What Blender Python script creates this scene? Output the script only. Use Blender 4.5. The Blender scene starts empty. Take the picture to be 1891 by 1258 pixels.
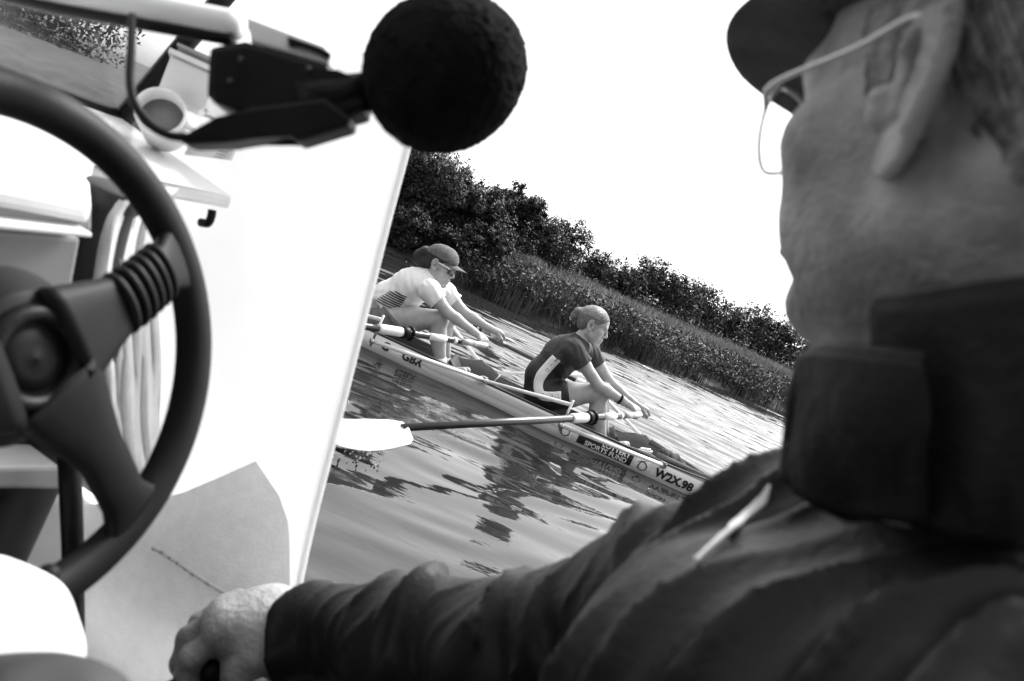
import bpy, bmesh, math, random
import numpy as np
from mathutils import Vector, Matrix

# ------------------------------------------------------------------ camera
scene = bpy.context.scene
col = scene.collection
LENS_PX = 1470.0                       # focal length in photograph pixels (28 mm lens)
CX, CY = 945.5, 629.0
EYE = np.array([0.0, 0.0, 1.06])       # camera 1.06 m above the water, inside the launch
PITCH, ROLL = math.radians(-7.0), math.radians(24.6)
FWD = np.array([0, math.cos(PITCH), math.sin(PITCH)])
_r0 = np.array([1.0, 0, 0]); _u0 = np.cross(_r0, FWD)
RIGHT = _r0 * math.cos(ROLL) + _u0 * math.sin(ROLL)
UP = -_r0 * math.sin(ROLL) + _u0 * math.cos(ROLL)
cam_d = bpy.data.cameras.new('camera')
cam = bpy.data.objects.new('camera', cam_d); col.objects.link(cam)
M = Matrix.Identity(4)
for i in range(3):
    M[i][0], M[i][1], M[i][2], M[i][3] = RIGHT[i], UP[i], -FWD[i], EYE[i]
cam.matrix_world = M
cam_d.sensor_width = 36.0; cam_d.lens = LENS_PX / 1891.0 * 36.0
cam_d.clip_start = 0.02; cam_d.clip_end = 2000.0
cam_d.dof.use_dof = True; cam_d.dof.focus_distance = 5.6; cam_d.dof.aperture_fstop = 7.5
scene.camera = cam

# ------------------------------------------------------------------ sky, sun, exposure
SUN_AZ, SUN_EL = math.radians(28.0), math.radians(52.0)      # azimuth from +Y towards +X
world = bpy.data.worlds.new('World'); scene.world = world; world.use_nodes = True
wn, wl = world.node_tree.nodes, world.node_tree.links
bg = wn['Background']
sky = wn.new('ShaderNodeTexSky'); sky.sky_type = 'NISHITA'; sky.sun_disc = False
sky.sun_elevation = SUN_EL; sky.sun_rotation = SUN_AZ
sky.air_density = 1.5; sky.dust_density = 2.2; sky.ozone_density = 0.0; sky.altitude = 0
hs = wn.new('ShaderNodeHueSaturation'); hs.inputs['Saturation'].default_value = 0.0
wl.new(sky.outputs[0], hs.inputs['Color']); wl.new(hs.outputs[0], bg.inputs[0])
bg.inputs[1].default_value = 0.085
sun_d = bpy.data.lights.new('sun', 'SUN'); sun_d.energy = 1.5; sun_d.angle = math.radians(25)
sun = bpy.data.objects.new('sun', sun_d); col.objects.link(sun)
sdir = Vector((math.sin(SUN_AZ) * math.cos(SUN_EL), math.cos(SUN_AZ) * math.cos(SUN_EL), math.sin(SUN_EL)))
sun.rotation_euler = sdir.to_track_quat('Z', 'Y').to_euler()
vs = scene.view_settings
vs.view_transform = 'Standard'; vs.look = 'None'; vs.gamma = 1.0; vs.use_curve_mapping = False
vs.exposure = 2.0
scene.cycles.max_bounces = 8; scene.cycles.transparent_max_bounces = 12
scene.cycles.use_denoising = True
scene.cycles.sample_clamp_indirect = 8.0

# ------------------------------------------------------------------ measuring: photograph pixel -> place
def _ray(x, y): return FWD + RIGHT * ((x - CX) / LENS_PX) - UP * ((y - CY) / LENS_PX)
def P(x, y, d): return EYE + _ray(x, y) * d                               # at distance d
def PY(x, y, Y): r = _ray(x, y); return EYE + r * (Y / r[1])              # on the plane y = Y
def PZ(x, y, Z): r = _ray(x, y); return EYE + r * ((Z - EYE[2]) / r[2])   # on the plane z = Z
V3 = lambda *a: np.array(a, float)
rng = np.random.default_rng(7)
random.seed(7)

# ------------------------------------------------------------------ tags
def tag(o, label=None, cat=None, group=None, kind=None):
    if label: o['label'] = label
    if cat: o['category'] = cat
    if group: o['group'] = group
    if kind: o['kind'] = kind
    return o
def empty(name, loc, label, cat, group=None):
    o = bpy.data.objects.new(name, None); col.objects.link(o)
    o.location = Vector(loc); o.empty_display_size = 0.1
    return tag(o, label, cat, group)
def link(name, me, mat, parent=None, smooth=True):
    o = bpy.data.objects.new(name, me); col.objects.link(o)
    if mat is not None:
        me.materials.clear(); me.materials.append(mat)
    if smooth and len(me.polygons):
        me.polygons.foreach_set('use_smooth', np.ones(len(me.polygons), bool))
    if parent is not None:
        o.parent = parent
        # meshes are built in world coordinates
        o.matrix_parent_inverse = _world(parent).inverted()
    return o
def _world(o):
    m = o.matrix_basis.copy()
    if o.parent is not None:
        return _world(o.parent) @ o.matrix_parent_inverse @ m
    return m
def mesh_np(name, V, F):
    """V (n,3), F (m,3) or (m,4)"""
    V = np.asarray(V, np.float32); F = np.asarray(F, np.int32)
    me = bpy.data.meshes.new(name)
    me.vertices.add(len(V)); me.vertices.foreach_set('co', V.ravel())
    k = F.shape[1]
    me.loops.add(F.size); me.loops.foreach_set('vertex_index', F.ravel())
    me.polygons.add(len(F)); me.polygons.foreach_set('loop_start', np.arange(0, F.size, k, dtype=np.int32))
    me.update(calc_edges=True); me.validate()
    return me

# ------------------------------------------------------------------ materials (all neutral grey: a black and white photograph)
def mat(name, v, rough=0.6, v2=None, scale=8.0, detail=4.0, bump=0.0, bscale=None, spec=0.5, coat=0.0,
        trans=0.0, stretch=(1, 1, 1), metal=0.0, translucent=0.0, lo=0.35, hi=0.65):
    m = bpy.data.materials.new(name); m.use_nodes = True
    n, l = m.node_tree.nodes, m.node_tree.links
    b = n['Principled BSDF']
    b.inputs['Base Color'].default_value = (v, v, v, 1); b.inputs['Roughness'].default_value = rough
    b.inputs['Specular IOR Level'].default_value = spec; b.inputs['Coat Weight'].default_value = coat
    b.inputs['Metallic'].default_value = metal; b.inputs['Transmission Weight'].default_value = trans
    tc = n.new('ShaderNodeTexCoord'); mp = n.new('ShaderNodeMapping')
    mp.inputs['Scale'].default_value = stretch
    l.new(tc.outputs['Object'], mp.inputs['Vector'])
    if v2 is not None:
        t = n.new('ShaderNodeTexNoise'); t.inputs['Scale'].default_value = scale; t.inputs['Detail'].default_value = detail
        l.new(mp.outputs[0], t.inputs['Vector'])
        cr = n.new('ShaderNodeValToRGB')
        cr.color_ramp.elements[0].position = lo; cr.color_ramp.elements[0].color = (v, v, v, 1)
        cr.color_ramp.elements[1].position = hi; cr.color_ramp.elements[1].color = (v2, v2, v2, 1)
        l.new(t.outputs['Fac'], cr.inputs[0]); l.new(cr.outputs[0], b.inputs['Base Color'])
    if bump:
        t2 = n.new('ShaderNodeTexNoise'); t2.inputs['Scale'].default_value = bscale or scale * 3
        t2.inputs['Detail'].default_value = 5.0
        l.new(mp.outputs[0], t2.inputs['Vector'])
        bp = n.new('ShaderNodeBump'); bp.inputs['Strength'].default_value = bump; bp.inputs['Distance'].default_value = 0.01
        l.new(t2.outputs['Fac'], bp.inputs['Height']); l.new(bp.outputs[0], b.inputs['Normal'])
    if translucent:
        tl = n.new('ShaderNodeBsdfTranslucent'); tl.inputs[0].default_value = (v, v, v, 1)
        mx = n.new('ShaderNodeMixShader'); mx.inputs[0].default_value = translucent
        out = n['Material Output']
        l.new(b.outputs[0], mx.inputs[1]); l.new(tl.outputs[0], mx.inputs[2]); l.new(mx.outputs[0], out.inputs[0])
    return m
MT = {}
MT['gel'] = mat('white_gelcoat', 0.8, 0.35, 0.72, 14, bump=0.03, coat=0.2)
MT['canvas'] = mat('white_canvas', 0.88, 0.8, 0.84, 18, bump=0.12, bscale=220, translucent=0.6)
MT['fold'] = mat('white_towelling', 0.62, 0.9, 0.74, 20, bump=.2, bscale=90)
MT['lining'] = mat('vinyl_lining', 0.74, 0.6, 0.82, 60, 8, bump=0.2, bscale=260, translucent=.28)
MT['black'] = mat('black_plastic', 0.004, 0.45, 0.008, 30, bump=0.06, bscale=260, spec=.15)
MT['wheel'] = mat('wheel_rubber', 0.005, 0.5, 0.010, 24, bump=0.10, bscale=900, spec=.14)
MT['grey_panel'] = mat('grey_panel', 0.22, 0.5, 0.27, 10, bump=0.05)
MT['dark_panel'] = mat('dark_panel', 0.03, 0.6, 0.05, 12, bump=0.05, spec=.3)
MT['grey_plastic'] = mat('grey_plastic', 0.32, 0.5, 0.38, 30)
MT['foam'] = mat('mic_foam', 0.006, 0.95, 0.012, 60, 8, bump=0.9, bscale=420, spec=0.08)
MT['alu'] = mat('aluminium', 0.62, 0.3, 0.5, 40, metal=1.0, bump=0.05)
MT['whitepaint'] = mat('white_paint', 0.82, 0.35, 0.74, 20)
MT['hull'] = mat('shell_hull', 0.80, 0.22, 0.70, 3.0, stretch=(1, 6, 10), bump=0.02, coat=0.4)
MT['hullgrey'] = mat('shell_inside', 0.15, 0.55, 0.19, 9, bump=0.05)
MT['carbon'] = mat('carbon_shaft', 0.008, 0.35, 0.016, 30, coat=0.3)
MT['ink'] = mat('black_lettering', 0.012, 0.5)
MT['skin'] = mat('skin', 0.36, 0.5, 0.44, 22, bump=0.05, bscale=160)
MT['skin_old'] = mat('weathered_skin', 0.16, 0.5, 0.42, 17, 8, bump=0.3, bscale=230, lo=0.36, hi=0.66, spec=.3)
MT['hair_dark'] = mat('dark_hair', 0.006, 0.5, 0.025, 60, stretch=(1, 4, 5), bump=0.6, bscale=120)
MT['hair_fair'] = mat('fair_hair', 0.06, 0.5, 0.26, 55, stretch=(1, 4, 5), bump=0.6, bscale=120)
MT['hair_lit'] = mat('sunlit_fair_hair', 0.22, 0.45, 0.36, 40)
MT['hair_grey'] = mat('grey_hair', 0.10, 0.7, 0.38, 70, 8, stretch=(3, 1, 1), bump=0.7, bscale=200)
MT['tee_white'] = mat('white_cotton', 0.82, 0.85, 0.76, 16, bump=0.12, bscale=60)
MT['tee_dark'] = mat('dark_cotton', 0.035, 0.85, 0.06, 14, bump=0.25, bscale=40)
MT['lycra'] = mat('black_lycra', 0.005, 0.55, 0.013, 14, bump=0.1)
MT['shorts_grey'] = mat('grey_cotton', 0.13, 0.85, 0.17, 14, bump=0.3, bscale=40)
MT['jacket'] = mat('dark_jacket', 0.005, 0.44, 0.011, 7, 6, bump=0.14, bscale=160, lo=0.3, hi=0.7, spec=.20)
MT['collar'] = mat('dark_corduroy', 0.006, 0.6, 0.015, 9, bump=0.25, bscale=90, spec=.14)
MT['cap'] = mat('dark_cap_cloth', 0.045, 0.85, 0.07, 30, bump=0.2, bscale=200, spec=.15)
MT['cap_grey'] = mat('grey_cap_cloth', 0.09, 0.85, 0.14, 30, bump=0.3, bscale=150)
MT['cloth_white'] = mat('white_trouser_cloth', 0.78, 0.85, 0.7, 14, bump=0.2, bscale=60)
MT['wire'] = mat('spectacle_wire', 0.6, 0.35, metal=0.6)
MT['glassy'] = mat('dark_lens', 0.01, 0.08, spec=0.8)
MT['leaf'] = [mat('leaf_%s' % c, a, 0.6, b, 2.2, spec=0.3) for c, a, b in
              (('dark', 0.008, 0.03), ('mid', 0.012, 0.05), ('pale', 0.02, 0.075))]
MT['bark'] = mat('bark', 0.06, 0.9, 0.11, 20, bump=0.6, bscale=50)
MT['reed'] = mat('reed_blades', 0.012, 0.7, 0.085, 1.3, spec=0.2)
MT['meadow'] = mat('meadow_blades', 0.10, 0.8, 0.24, 1.0, spec=0.2)
MT['soil'] = mat('bank_soil', 0.02, 0.95, 0.05, 3, bump=0.8, bscale=12)
def glass_mat():
    m = bpy.data.materials.new('clear_pane'); m.use_nodes = True
    n, l = m.node_tree.nodes, m.node_tree.links
    out = n['Material Output']; n.remove(n['Principled BSDF'])
    tr = n.new('ShaderNodeBsdfTransparent'); tr.inputs[0].default_value = (.93, .93, .93, 1)
    gl = n.new('ShaderNodeBsdfGlossy'); gl.inputs['Roughness'].default_value = 0.04
    mx = n.new('ShaderNodeMixShader')
    mx.inputs[0].default_value = 0.05; l.new(tr.outputs[0], mx.inputs[1]); l.new(gl.outputs[0], mx.inputs[2])
    l.new(mx.outputs[0], out.inputs[0]); return m
MT['pane'] = glass_mat()

for nm_ in ('skin', 'skin_old'):
    b_ = MT[nm_].node_tree.nodes['Principled BSDF']
    b_.inputs['Subsurface Weight'].default_value = 0.5; b_.inputs['Subsurface Radius'].default_value = (1, 1, 1); b_.inputs['Subsurface Scale'].default_value = 0.008
# ------------------------------------------------------------------ mesh builders
def bm_mesh(name, bm):
    bmesh.ops.recalc_face_normals(bm, faces=bm.faces)
    me = bpy.data.meshes.new(name); bm.to_mesh(me); bm.free(); return me
def frame_of(d):
    d = d / (np.linalg.norm(d) + 1e-12)
    a = np.array([0, 0, 1.0]) if abs(d[2]) < 0.9 else np.array([1.0, 0, 0])
    u = np.cross(a, d); u /= np.linalg.norm(u); return u, np.cross(d, u)
def tube_vf(pts, radii, n=10, cap=True, flat=1.0):
    pts = np.asarray(pts, float); m = len(pts)
    radii = np.full(m, radii, float) if np.isscalar(radii) else np.asarray(radii, float)
    V, F = [], []
    tang = np.gradient(pts, axis=0) if m > 2 else np.repeat((pts[1:] - pts[:1]), m, 0)
    u, v = frame_of(tang[0])
    for i in range(m):
        t = tang[i] / np.linalg.norm(tang[i])
        u = u - t * (u @ t); u /= np.linalg.norm(u); v = np.cross(t, u)
        for k in range(n):
            a = 2 * math.pi * k / n
            V.append(pts[i] + radii[i] * (math.cos(a) * u + flat * math.sin(a) * v))
    for i in range(m - 1):
        for k in range(n):
            k2 = (k + 1) % n
            F.append((i * n + k, i * n + k2, (i + 1) * n + k2, (i + 1) * n + k))
    if cap:
        for i, s in ((0, -1), (m - 1, 1)):
            c = len(V); V.append(pts[i])
            for k in range(n):
                k2 = (k + 1) % n
                F.append((i * n + k2, i * n + k, c, c) if s < 0 else (i * n + k, i * n + k2, c, c))
    return V, F
def poly_mesh(name, V, F):
    me = bpy.data.meshes.new(name)
    FF = [tuple(dict.fromkeys(int(i) for i in f)) for f in F]
    me.from_pydata([tuple(map(float, v)) for v in V], [], FF); me.update(); return me
def tube(name, pts, radii, m, parent, n=10, flat=1.0):
    V, F = tube_vf(pts, radii, n, flat=flat); return link(name, poly_mesh(name, V, F), m, parent)
def smooth_path(pts, k=8):
    pts = np.asarray(pts, float); out = []
    q = np.vstack([2 * pts[0] - pts[1], pts, 2 * pts[-1] - pts[-2]])
    for i in range(1, len(q) - 2):
        for t in np.linspace(0, 1, k, endpoint=False):
            a, b, c, d = q[i - 1], q[i], q[i + 1], q[i + 2]
            out.append(.5 * ((2 * b) + (c - a) * t + (2 * a - 5 * b + 4 * c - d) * t * t + (3 * b - a - 3 * c + d) * t ** 3))
    out.append(pts[-1]); return np.array(out)
def slab(name, corners, thick, m, parent, bevel=0.004, nrm=None, smooth=False):
    """a board with the given outline (any planar-ish polygon) and a real thickness away from its front face"""
    c = np.array(corners, float)
    if nrm is None:
        nrm = np.zeros(3)
        for i in range(len(c)): nrm += np.cross(c[i], c[(i + 1) % len(c)])
        nrm /= np.linalg.norm(nrm)
    bm = bmesh.new()
    a = [bm.verts.new(p) for p in c]; b = [bm.verts.new(p - nrm * thick) for p in c]
    bm.faces.new(a); bm.faces.new(b[::-1])
    for i in range(len(c)):
        j = (i + 1) % len(c); bm.faces.new((a[j], a[i], b[i], b[j]))
    if bevel: bmesh.ops.bevel(bm, geom=bm.edges[:], offset=bevel, segments=2, affect='EDGES', profile=0.6)
    return link(name, bm_mesh(name, bm), m, parent, smooth=smooth)
def grid_vf(G, thick=0.0):
    """G (a,b,3) grid of points -> sheet; thick>0 gives it a back and edges"""
    a, b, _ = G.shape; V = G.reshape(-1, 3)
    idx = np.arange(a * b).reshape(a, b)
    F = np.stack([idx[:-1, :-1], idx[1:, :-1], idx[1:, 1:], idx[:-1, 1:]], -1).reshape(-1, 4)
    if thick:
        du = np.gradient(G, axis=0); dv = np.gradient(G, axis=1)
        N = np.cross(du, dv); N /= np.linalg.norm(N, axis=-1, keepdims=True) + 1e-12
        V2 = (G - N * thick).reshape(-1, 3); o = a * b
        F2 = F[:, ::-1] + o
        rim = np.concatenate([idx[:, 0], idx[-1, 1:], idx[-2::-1, -1], idx[0, -2:0:-1]])
        r2 = np.roll(rim, -1)
        F = np.vstack([F, F2, np.stack([r2, rim, rim + o, r2 + o], -1)]); V = np.vstack([V, V2])
    return V, F
def sheet(name, G, thick, m, parent, smooth=True):
    V, F = grid_vf(np.asarray(G, float), thick)
    bm = bmesh.new(); vs_ = [bm.verts.new(v) for v in V]
    for f in F:
        try: bm.faces.new([vs_[i] for i in f])
        except ValueError: pass
    return link(name, bm_mesh(name, bm), m, parent, smooth)
def bilinear(c00, c10, c11, c01, a, b):
    u = np.linspace(0, 1, a)[:, None, None]; v = np.linspace(0, 1, b)[None, :, None]
    return (1 - u) * (1 - v) * c00 + u * (1 - v) * c10 + u * v * c11 + (1 - u) * v * c01
def text_mesh(txt, size, bold=0.0, extrude=0.0):
    cu = bpy.data.curves.new('t', 'FONT'); cu.body = txt; cu.size = size; cu.offset = bold
    cu.extrude = extrude; cu.resolution_u = 3; cu.align_x = 'CENTER'
    ob = bpy.data.objects.new('t', cu); col.objects.link(ob)
    dg = bpy.context.evaluated_depsgraph_get()
    me = bpy.data.meshes.new_from_object(ob.evaluated_get(dg))
    bpy.data.objects.remove(ob); bpy.data.curves.remove(cu)
    return me

# ------------------------------------------------------------------ solid bodies: smooth-blended shapes turned into one skin
class Body:
    def __init__(s): s.p = []
    def cone(s, a, b, ra, rb, k=0.02, sub=False):
        s.p.append(('c', np.asarray(a, float), np.asarray(b, float), ra, rb, k, sub)); return s
    def chain(s, pts, radii, k=0.01, sub=False):
        for i in range(len(pts) - 1): s.cone(pts[i], pts[i + 1], radii[i], radii[i + 1], k, sub)
        return s
    def ell(s, c, r, R=None, k=0.02, sub=False):
        s.p.append(('e', np.asarray(c, float), np.asarray(r, float) * np.ones(3), np.eye(3) if R is None else np.asarray(R), k, sub)); return s
    def bounds(s, pad):
        lo, hi = np.full(3, 1e9), np.full(3, -1e9)
        for q in s.p:
            if q[-1]: continue
            l, h = s._bb(q); lo = np.minimum(lo, l); hi = np.maximum(hi, h)
        return lo - pad, hi + pad
    def _bb(s, q):
        if q[0] == 'c':
            r = max(q[3], q[4]); return np.minimum(q[1], q[2]) - r, np.maximum(q[1], q[2]) + r
        e = np.sqrt(((q[3] * q[2][None, :]) ** 2).sum(1)); return q[1] - e, q[1] + e
    def field(s, lo, n, h):
        ax = [lo[i] + h * np.arange(n[i], dtype=np.float32) for i in range(3)]
        f = np.full(n, 1.0, np.float32)
        for q in s.p:
            l, hh = s._bb(q); k = q[-2]; pad = k + 4 * h + 0.012
            i0 = np.maximum(0, np.floor((l - pad - lo) / h).astype(int)); i1 = np.minimum(n, np.ceil((hh + pad - lo) / h).astype(int) + 1)
            if np.any(i1 <= i0): continue
            sl = tuple(slice(a, b) for a, b in zip(i0, i1))
            X = ax[0][sl[0]][:, None, None]; Y = ax[1][sl[1]][None, :, None]; Z = ax[2][sl[2]][None, None, :]
            if q[0] == 'c':
                a, b = q[1], q[2]; ab = b - a; L = max(ab @ ab, 1e-12)
                px, py, pz = X - a[0], Y - a[1], Z - a[2]
                t = np.clip((px * ab[0] + py * ab[1] + pz * ab[2]) / L, 0, 1)
                d = np.sqrt((px - t * ab[0]) ** 2 + (py - t * ab[1]) ** 2 + (pz - t * ab[2]) ** 2) - (q[3] + t * (q[4] - q[3]))
            else:
                c, r, R = q[1], q[2], q[3]
                px, py, pz = X - c[0], Y - c[1], Z - c[2]
                k0 = 0; k1 = 0
                for j in range(3):
                    w = px * R[0, j] + py * R[1, j] + pz * R[2, j]
                    k0 = k0 + (w / r[j]) ** 2; k1 = k1 + (w / r[j] ** 2) ** 2
                k0 = np.sqrt(k0); d = k0 * (k0 - 1) / np.maximum(np.sqrt(k1), 1e-6)
            g = f[sl]
            if q[-1]:
                hk = np.maximum(k - np.abs(-d - g), 0) / max(k, 1e-6); f[sl] = np.maximum(g, -d) + hk * hk * k * .25
            else:
                hk = np.maximum(k - np.abs(d - g), 0) / max(k, 1e-6); f[sl] = np.minimum(g, d) - hk * hk * k * .25
        return f, ax
    def mesh(s, name, h, warp=None, keep=None, lo=None, hi=None):
        """warp(X,Y,Z)->extra thickness, keep(X,Y,Z)->signed distance kept where negative"""
        if lo is None: lo, hi = s.bounds(0.02)
        n = np.ceil((hi - lo) / h).astype(int) + 1
        f, ax = s.field(lo, tuple(n), h)
        if warp is not None or keep is not None:
            X, Y, Z = np.meshgrid(*ax, indexing='ij')
            if warp is not None:
                near = np.abs(f) < 0.04
                w = np.zeros_like(f); w[near] = warp(X[near], Y[near], Z[near]); f = f - w
            if keep is not None: f = np.maximum(f, keep(X, Y, Z))
        f[0] = f[-1] = 1; f[:, 0] = f[:, -1] = 1; f[:, :, 0] = f[:, :, -1] = 1
        V, F = surface_nets(f.astype(np.float32), lo, h)
        return mesh_np(name, V, F)
def surface_nets(f, lo, h):
    ins = f < 0
    n = np.array(f.shape)
    c = [ins[i:n[0] - 1 + i, j:n[1] - 1 + j, k:n[2] - 1 + k] for i in (0, 1) for j in (0, 1) for k in (0, 1)]
    tot = sum(x.astype(np.int8) for x in c)
    cell = (tot > 0) & (tot < 8)
    I = np.argwhere(cell)
    idx = np.full(cell.shape, -1, np.int64); idx[cell] = np.arange(len(I))
    acc = np.zeros((len(I), 3)); cnt = np.zeros(len(I))
    off = [(i, j, k) for i in (0, 1) for j in (0, 1) for k in (0, 1)]
    val = np.stack([f[I[:, 0] + o[0], I[:, 1] + o[1], I[:, 2] + o[2]] for o in off], 1)
    for a in range(8):
        for b in range(a + 1, 8):
            d = np.array(off[b]) - np.array(off[a])
            if np.abs(d).sum() != 1: continue
            va, vb = val[:, a], val[:, b]; m = (va < 0) != (vb < 0)
            t = np.where(m, va / np.where(m, va - vb, 1), 0)
            acc[m] += (np.array(off[a]) + t[:, None] * d)[m]; cnt[m] += 1
    V = lo + h * (I + acc / cnt[:, None])
    Fs = []
    for ax in range(3):
        u, v = (ax + 1) % 3, (ax + 2) % 3
        s0 = [slice(None)] * 3; s1 = [slice(None)] * 3
        s0[ax] = slice(0, -1); s1[ax] = slice(1, None)
        A, B = ins[tuple(s0)], ins[tuple(s1)]
        E = np.argwhere(A != B)
        E = E[(E[:, u] > 0) & (E[:, v] > 0) & (E[:, u] < n[u] - 1) & (E[:, v] < n[v] - 1)]
        flip = A[E[:, 0], E[:, 1], E[:, 2]]
        q = []
        for du, dv in ((0, 0), (1, 0), (1, 1), (0, 1)):
            e = E.copy(); e[:, u] -= du; e[:, v] -= dv; q.append(idx[e[:, 0], e[:, 1], e[:, 2]])
        Q = np.stack(q, 1); Q[~flip] = Q[~flip][:, ::-1]; Fs.append(Q)
    return V, np.vstack(Fs)
def basis(fwd, up):
    f = np.asarray(fwd, float); f = f / np.linalg.norm(f)
    l = np.cross(up, f); l /= np.linalg.norm(l); u = np.cross(f, l)
    return np.stack([f, l, u], 1)                       # columns: forward, left, up

# ================================================================== THE RIVER AND ITS BANK
def water_mat():
    m = bpy.data.materials.new('river_water'); m.use_nodes = True
    n, l = m.node_tree.nodes, m.node_tree.links
    b = n['Principled BSDF']
    b.inputs['Base Color'].default_value = (.018, .018, .018, 1); b.inputs['Roughness'].default_value = 0.03
    b.inputs['IOR'].default_value = 1.333
    tc = n.new('ShaderNodeTexCoord')
    def noise(scale, stretch, detail=2.0, dist=0.0):
        mp = n.new('ShaderNodeMapping'); mp.inputs['Scale'].default_value = stretch
        mp.inputs['Rotation'].default_value = (0, 0, math.radians(-4))
        l.new(tc.outputs['Object'], mp.inputs['Vector'])
        t = n.new('ShaderNodeTexNoise'); t.inputs['Scale'].default_value = scale; t.inputs['Detail'].default_value = detail
        t.inputs['Distortion'].default_value = dist
        l.new(mp.outputs[0], t.inputs['Vector']); return t.outputs['Fac']
    def math_(op, a, bb):
        q = n.new('ShaderNodeMath'); q.operation = op
        for i, x in enumerate((a, bb)):
            if isinstance(x, (int, float)): q.inputs[i].default_value = x
            else: l.new(x, q.inputs[i])
        return q.outputs[0]
    # ripples: long crests lying across the stream; a calm lane between the launch and the shell
    sep = n.new('ShaderNodeSeparateXYZ'); l.new(tc.outputs['Object'], sep.inputs[0])
    mr = n.new('ShaderNodeMapRange'); mr.interpolation_type = 'SMOOTHSTEP'
    mr.inputs['From Min'].default_value = 4.6; mr.inputs['From Max'].default_value = 6.6
    mr.inputs['To Min'].default_value = 0.55; mr.inputs['To Max'].default_value = 1.0
    l.new(sep.outputs[1], mr.inputs[0])
    far = mr.outputs[0]
    r2 = noise(1.0, (1.6, 12.0, 1), 2.0, 0.4)
    fine = noise(1.0, (22, 40, 1), 2.0)
    patch = noise(1.0, (0.5, 1.1, 1), 2.0, 1.0)
    pr = n.new('ShaderNodeMapRange'); pr.inputs['From Min'].default_value = 0.5; pr.inputs['From Max'].default_value = 0.66
    l.new(patch, pr.inputs[0])
    r3 = noise(1.0, (5.0, 16.0, 1), 3.0, 0.6)
    h = math_('ADD', math_('MULTIPLY', math_('ADD', math_('MULTIPLY', r2, 0.0014), math_('MULTIPLY', r3, 0.0012)), far), math_('MULTIPLY', math_('MULTIPLY', fine, pr.outputs[0]), 0.0022))
    bp = n.new('ShaderNodeBump'); bp.inputs['Strength'].default_value = 1.0; bp.inputs['Distance'].default_value = 1.0
    l.new(h, bp.inputs['Height']); l.new(bp.outputs[0], b.inputs['Normal'])
    return m
MT['water'] = water_mat()
gx = np.concatenate([[-600, -150, -50, -20, -10], np.linspace(-5.5, 9.5, 360), [13, 20, 50, 150, 600]])
gy = np.concatenate([[-300, -60, -10, -2], np.linspace(0.6, 6.2, 200), np.linspace(6.22, 14.5, 380), np.linspace(14.6, 22, 120), [30, 60, 150, 400, 900]])
X, Y = np.meshgrid(gx, gy, indexing='ij')
wr_ = np.random.default_rng(3)
wx = X + .35 * np.sin(Y * .9 + .5 * np.sin(X * .7)) ; wy = Y + .10 * np.sin(X * 1.3 + Y * .6) + .05 * np.sin(X * 3.1 - Y * 1.7)
far_h = np.zeros_like(X); near_h = np.zeros_like(X)
for i in range(46):                       # long-crested ripples lying across the stream
    lam = .10 * (4.5 ** wr_.uniform()); an = wr_.normal(0, .13) + .05; k = 2 * math.pi / lam
    far_h += lam ** 1.05 * .0046 * np.sin(k * (wy * math.cos(an) + wx * math.sin(an)) + wr_.uniform(0, 6.28))
for i in range(36):                       # lazy undulation in the calm lane beside the launch
    lam = .13 * (4.6 ** wr_.uniform()); an = wr_.normal(0, .26); k = 2 * math.pi / lam
    near_h += lam ** 1.0 * .0021 * np.sin(k * (wy * math.cos(an) + wx * math.sin(an)) + wr_.uniform(0, 6.28))
def sstep(a, b_, v): t_ = np.clip((v - a) / (b_ - a), 0, 1); return t_ * t_ * (3 - 2 * t_)
mix = sstep(4.9, 6.6, Y + .35 * np.sin(X * .8))
gust = .75 + .35 * np.sin(X * .9 + Y * .5) * np.sin(Y * .7 - X * .3)
Z = (far_h * mix * gust + near_h * (1 - mix)) * sstep(-7, -4.5, X) * (1 - sstep(8.5, 9.6, X)) * sstep(.4, 1.2, Y) * (1 - sstep(18, 22, Y))
V, F = grid_vf(np.stack([X, Y, Z], -1))
tag(link('river', mesh_np('river', V, F), MT['water']), kind='structure')

BANK = smooth_path([(-90, -60, 0), (-48, -8, 0), (-32, 8, 0), (-20, 13, 0), (-10, 13.5, 0), (-5, 12.9, 0), (-2.5, 12.5, 0), (-.4, 12.2, 0),
                    (1.25, 12.9, 0), (3.7, 15.2, 0), (5.9, 17.2, 0), (10, 21, 0), (18, 28, 0), (38, 44, 0), (120, 100, 0)], 10)
_bt = np.gradient(BANK, axis=0); _bt /= np.linalg.norm(_bt, axis=1, keepdims=True)
BANK_N = np.stack([-_bt[:, 1], _bt[:, 0], 0 * _bt[:, 0]], 1)
_bs = np.concatenate([[0], np.cumsum(np.linalg.norm(np.diff(BANK, axis=0), axis=1))])
PROF_T = np.array([-3, -.6, 0, .25, .7, 1.6, 3.5, 8, 20, 60, 300.])
PROF_Z = np.array([-1, -.35, 0, .14, .28, .42, .56, .68, .76, .82, .9])
def bank_pt(s, t):
    """s metres along the waterline, t metres inland"""
    c = np.stack([np.interp(s, _bs, BANK[:, i]) for i in range(3)], -1); nn = np.stack([np.interp(s, _bs, BANK_N[:, i]) for i in range(3)], -1)
    p = c + nn * np.asarray(t)[..., None]; p[..., 2] = np.interp(t, PROF_T, PROF_Z); return p
def bank_s(x):            # waterline metre nearest to this x (for the stretch in view)
    i = np.argmin(np.abs(BANK[:, 0] - x)); return _bs[i]
G = np.stack([bank_pt(_bs, np.full(len(_bs), t)) for t in PROF_T], 1)
G[:, 1:5, 2] += rng.normal(0, .03, G[:, 1:5, 2].shape)
V, F = grid_vf(G); tag(link('river_bank', mesh_np('river_bank', V, F), MT['soil']), kind='structure')

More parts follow.
